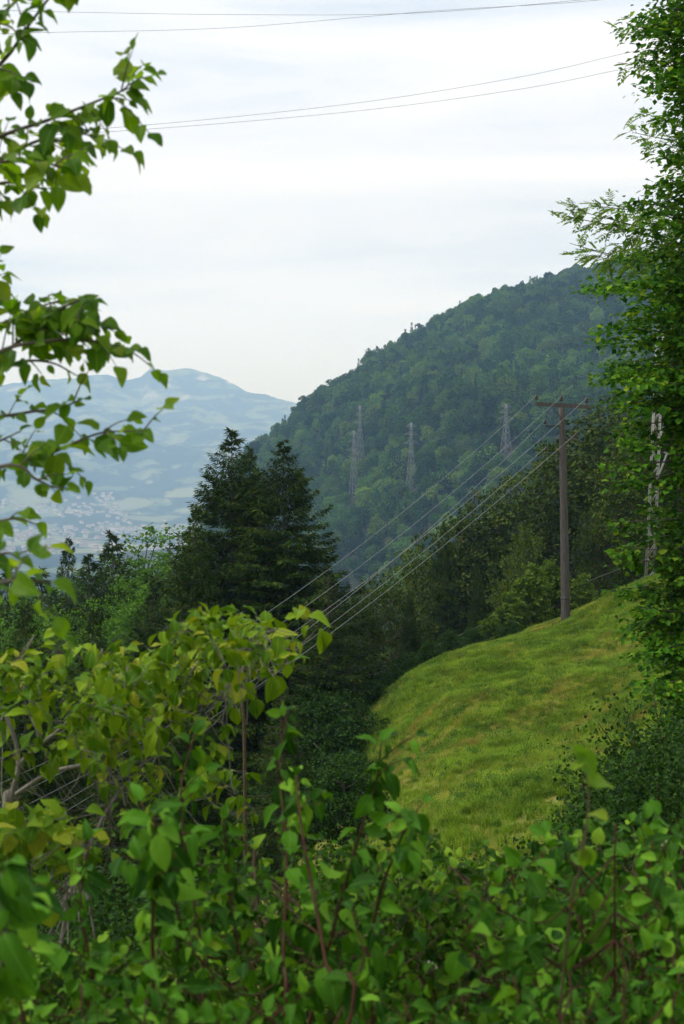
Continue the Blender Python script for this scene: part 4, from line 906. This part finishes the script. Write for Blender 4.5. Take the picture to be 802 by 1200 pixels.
bank('leafy_shrub', 'broad leaved shrub low in front at the bottom right corner', 700, 2.6, [(440, 1150), (560, 1120), (620, 1110), (700, 1105), (820, 1100)], (440, 830), (2.5, 3.0), 40, .044, M_dog, 115, gap=.036, lset='narrow', smat=M_redstem).finish()
bank('leafy_shrub', 'dim leaved shrub in front at the bottom left with blurred leaves', 120, 2.5, [(-20, 1080), (120, 1130), (300, 1150), (440, 1150)], (-20, 440), (2.4, 2.9), 36, .044, M_dog, 116, gap=.036, lset='narrow', smat=M_redstem).finish()
# a tall shoot with two big leaves above the right shrub
g0 = P(600, 1200, 3.4); g0[2] = float(gz(g0[0], g0[1])[0])
sh = Plant('tall_shoot', g0, 'single tall shoot with two large bright leaves in front of the dark bush', 'shrub', 'hazel', M_hazel, M_brownstem, 120)
c = sh.stem([g0] + Q((660, 1150, 2.6), (680, 1020, 2.5), (690, 940, 2.5), (684, 890, 2.5)), .0032, .0015, 24)
sh.leaf(P(676, 880, 2.5), unit([.5, -.1, -.55]), unit([.3, -.8, .5]), .062); sh.leaf(P(684, 915, 2.5), unit([.9, 0, -.12]), unit([.1, -.4, .8]), .06)
sh.leaves_on(c[14:], .05, .07, face=.7); sh.finish()
# berries and dead leaves
def blob(b, p, r_b, mat=0):
    a = np.linspace(0, math.pi, 5); pts = [np.array(p) + [0, 0, math.cos(t_) * r_b] for t_ in a]; tube(b, pts[::-1], np.maximum(np.sin(a) * r_b, .0003)[::-1], 7, mat)
for k, (px, py, d, n, lb) in enumerate([(780, 985, 3.5, 7, 'cluster of white berries on the shrub at the right edge'), (776, 1040, 3.6, 4, 'small cluster of white berries beneath the larger one at the right'), (432, 1102, 3.7, 6, 'cluster of creamy berries in the bottom middle'), (508, 1130, 3.8, 6, 'cluster of creamy berries right of the bottom middle')]):
    e_ = thing('berry_cluster', P(px, py, d), lb, 'berries', 'berry clusters'); b = MB()
    for q in range(n):
        p = rng.normal(size=3) * .010; tube(b, [[0, 0, -.045], p], .0008, 3); bb = MB(); blob(bb, p, .0038); bb.build('berry', M_berry, e_)
    b.build('stalk', M_brownstem, e_)

# --- slender grey trunk standing in the gully
p0 = P(287, 905, 22); p0[2] = float(gz(p0[0], p0[1])[0])
e_ = thing('dead_tree', p0, 'slender bare grey trunk rising behind the yellowish shrub in front of the spruces', 'tree')
b = MB(); c = curve([[0, 0, -.2], P(287, 900, 22) - p0, P(284, 820, 22) - p0, P(279, 735, 22) - p0], 20); tube(b, c, np.linspace(.034, .018, len(c)), 7); b.build('trunk', M_brownstem, e_)
for k in range(7):
    i = 12 + k; i = min(i, len(c) - 2); s = c[i]; b = MB(); a = rng.uniform(0, 6.28); v = np.array([math.cos(a), math.sin(a), .3]); tube(b, curve([s, s + v * .5, s + v * 1.0 + [0, 0, -.15]], 6), np.linspace(.012, .004, 7), 4); b.build('branch', M_greybark, e_)

# --- dark bush on the right below the hornbeam
def leafcloud(b, r, centers, spread, per, size, up=.3, droop=-.3):
    n = len(centers) * per; c = np.repeat(centers, per, 0); dv = rand_dirs(r, n); p = c + dv * (r.random(n) ** .5)[:, None] * spread
    ax = unit(dv + r.normal(size=(n, 3)) * .6 + [0, 0, droop]); nr_ = unit(np.array([0, 0, 1.]) + r.normal(size=(n, 3)) * .5 + [0, -.3, 0])
    Ms = frames(ax, nr_) * (size * r.uniform(.55, 1.2, n))[:, None, None]; Ms[:, :, 0] *= .85; scatter(b, *LF2, p, Ms)
def region_bush(name, label, root, outline, bottom, xr, dr, ncl, per, size, mat, seed, spread=.35, stems=8, smat=M_brownstem, reach=()):
    r = np.random.default_rng(seed); e_ = thing(name, root, label, 'bush'); ox, oy = zip(*outline); C_ = []
    for k in range(ncl):
        px = r.uniform(*xr); tp = np.interp(px, ox, oy); C_.append(P(px, tp + (bottom - tp) * r.random(), r.uniform(*dr)) - root)
    C_ = np.array(C_); b = MB(); tb = MB()
    for k in range(stems):
        q = C_[r.integers(len(C_))]; tube(tb, curve([[0, 0, -.3], q * [.6, .6, .5], q], 10), np.linspace(.03, .006, 11), 5)
    for pp in reach:
        c = curve([[0, 0, 0]] + [P(*q) - root for q in pp], 24); tube(tb, c, np.linspace(.02, .004, len(c)), 5); leafcloud(b, r, c[8::2], .3, 26, size)
    leafcloud(b, r, C_, spread, per, size); tb.build('stems', smat, e_); tag(b.build('leaves', mat, e_, False), kind='stuff')
g0 = P(770, 960, 13.5); g0[2] = float(gz(g0[0], g0[1])[0])
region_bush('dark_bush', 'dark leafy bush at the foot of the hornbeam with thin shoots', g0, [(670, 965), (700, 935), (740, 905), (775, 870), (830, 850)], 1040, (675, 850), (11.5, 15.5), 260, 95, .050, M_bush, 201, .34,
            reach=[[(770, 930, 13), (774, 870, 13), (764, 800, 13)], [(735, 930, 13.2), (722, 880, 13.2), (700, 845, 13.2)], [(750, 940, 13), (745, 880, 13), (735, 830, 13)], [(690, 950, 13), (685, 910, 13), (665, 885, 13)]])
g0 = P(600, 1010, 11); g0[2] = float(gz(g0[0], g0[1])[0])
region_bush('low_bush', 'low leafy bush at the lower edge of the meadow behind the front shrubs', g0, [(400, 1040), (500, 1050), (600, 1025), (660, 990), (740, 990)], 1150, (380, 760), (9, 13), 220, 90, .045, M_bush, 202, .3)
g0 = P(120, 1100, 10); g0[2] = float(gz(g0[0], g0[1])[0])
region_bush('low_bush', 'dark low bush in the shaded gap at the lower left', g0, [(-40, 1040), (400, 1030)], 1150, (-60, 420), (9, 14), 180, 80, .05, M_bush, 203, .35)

# --- hornbeam at the right edge: trunk outside the frame, layered branches reaching in
def side_tree(name, label, root_px, d0, topz, tips, dr, mat, seed, size, per, spread, trunk_r=.28, pinn=False, extra=0, xr=(0, 0), outline=None, rise=.5):
    r = np.random.default_rng(seed); g = P(root_px, 900, d0); g[2] = float(gz(g[0], g[1])[0]); e_ = thing(name, g, label, 'tree')
    tb = MB(); cb = MB(); tr = curve([[0, 0, -.4], [.1, 0, topz * .4], [-.1, .1, topz * .8], [0, 0, topz]], 30); tube(tb, tr, np.linspace(trunk_r, .05, len(tr)), 10); tb.build('trunk', M_bark, e_)
    tl = [(a, b_, d0 + r.uniform(*dr)) for a, b_ in tips]
    if outline:
        ox, oy = zip(*outline)
        for k in range(extra):
            yy = r.uniform(-60, 900); xo = np.interp(yy, oy, ox); tl.append((xo + (xr[1] - xo) * r.random() ** .9, yy, d0 + r.uniform(*dr)))
    bb = MB()
    for a, b_, dd in tl:
        tip = P(a, b_, dd) - g; L0 = np.hypot(tip[0], tip[1]); s = tr[np.argmin(np.abs(tr[:, 2] - (tip[2] - L0 * rise * .5)))]; m_ = (s + tip) / 2 + [0, 0, .10 * L0]
        c = curve([s, m_, tip], 18); tube(bb, c, np.linspace(.026, .004, len(c)), 5, cap=False); L = np.linalg.norm(tip - s)
        n = int(per * max(L, 1.2) / 3.0 * 1.0); i = r.integers(5, len(c), n); ph = unit(np.cross(c[-1] - c[0], UP)); off = r.normal(size=n) * spread * (1.25 - i / len(c))
        p = c[i] + ph * off[:, None] + r.normal(size=(n, 3)) * [.10, .10, .035]; p[:, 2] -= np.abs(off) * .32
        ax = unit(unit(tip - s) * .6 + ph * np.sign(off)[:, None] * .7 + r.normal(size=(n, 3)) * .4 + [0, 0, -.35]); nr_ = unit(np.array([0, -.25, 1.]) + r.normal(size=(n, 3)) * .4)
        pu, pv_, _ = proj(p + g); open_ = np.zeros(n, bool)      # small natural gaps in the foliage
        for (a0, b0, a1, b1) in ((753, 640, 770, 673), (762, 482, 782, 517), (768, 526, 789, 560), (768, 402, 776, 420)): open_ |= (pu > a0) & (pu < a1) & (pv_ > b0) & (pv_ < b1) & (r.random(n) < .9)
        p, ax, nr_ = p[~open_], ax[~open_], nr_[~open_]; n = len(p)
        if pinn:
            m = max(6, n // 9); j = r.integers(0, n, m); A_ = ax[j]; S_ = unit(np.cross(A_, nr_[j])); LL = .24
            for q in range(9):
                tt = (q // 2 + 1) / 5.; sg = 0 if q == 8 else (1 if q % 2 else -1); pp_ = p[j] + A_ * LL * min(tt, 1) - UP * .05 * tt ** 2
                Ms = frames(unit(A_ * (.7 if sg else 1) + S_ * sg * .75 - UP * .15), nr_[j]) * (size * r.uniform(.8, 1.1, m))[:, None, None]; Ms[:, :, 0] *= .5; scatter(cb, *LF2, pp_, Ms)
            for q in j[:m]: tube(bb, [p[q] - ax[q] * .05, p[q] + ax[q] * LL], .003, 3, cap=False)
        else:
            Ms = frames(ax, nr_) * (size * r.uniform(.55, 1.2, n))[:, None, None]; Ms[:, :, 0] *= .85; scatter(cb, *LF2, p, Ms)
    bb.build('branches', M_bark, e_); tag(cb.build('crown', mat, e_, False)); return e_
side_tree('hornbeam_tree', 'tall leafy hornbeam filling the right edge from meadow to sky', 895, 19, 17.5,
          [(742, 32), (760, 10), (752, 70), (765, 105), (772, 140), (778, 180), (770, 215), (745, 235), (760, 262), (735, 300), (712, 382), (705, 398), (722, 425), (708, 440), (720, 470), (704, 330), (690, 338), (735, 500), (728, 545), (735, 565), (722, 612), (733, 640), (745, 655), (728, 690), (742, 730), (755, 770), (768, 800), (780, 840)],
          (-1.5, 1.5), M_right, 301, .100, 430, .50, extra=400, xr=(0, 900), outline=[(765, -60), (755, 0), (768, 60), (782, 120), (788, 200), (770, 250), (745, 300), (725, 350), (712, 400), (712, 470), (728, 520), (722, 600), (728, 660), (738, 740), (755, 800), (775, 860), (790, 900)])
side_tree('ash_tree', 'ash tree reaching a pale feathery branch out over the hill from the right', 905, 23, 15,
          [(660, 252), (672, 245), (690, 240), (705, 238), (668, 285), (690, 292), (700, 300), (720, 265), (735, 255), (728, 285), (745, 290), (742, 155), (735, 28), (748, 60), (742, 75), (750, 130)], (-1, 1), M_ash, 302, .10, 330, .25, .2, True, rise=1.0)

# --- air: a closed box of thin haze round the whole view
hm, t, o = newmat('haze_air'); pv = N(t, 'ShaderNodeVolumePrincipled'); pv.inputs['Color'].default_value = (.40, .64, 1.0, 1); pv.inputs['Absorption Color'].default_value = (1, 1, 1, 1); pv.inputs['Density'].default_value = 1.85e-4
pv.inputs['Anisotropy'].default_value = 0.1; t.links.new(pv.outputs[0], o.inputs['Volume'])
hb = MB(); box(hb, (0, 0, (-300 + 600) / 2), (28400, 28400, 900)); hz_o = hb.build('haze', hm, None, False); tag(hz_o, kind='stuff')
print('scene built', len(bpy.data.objects))
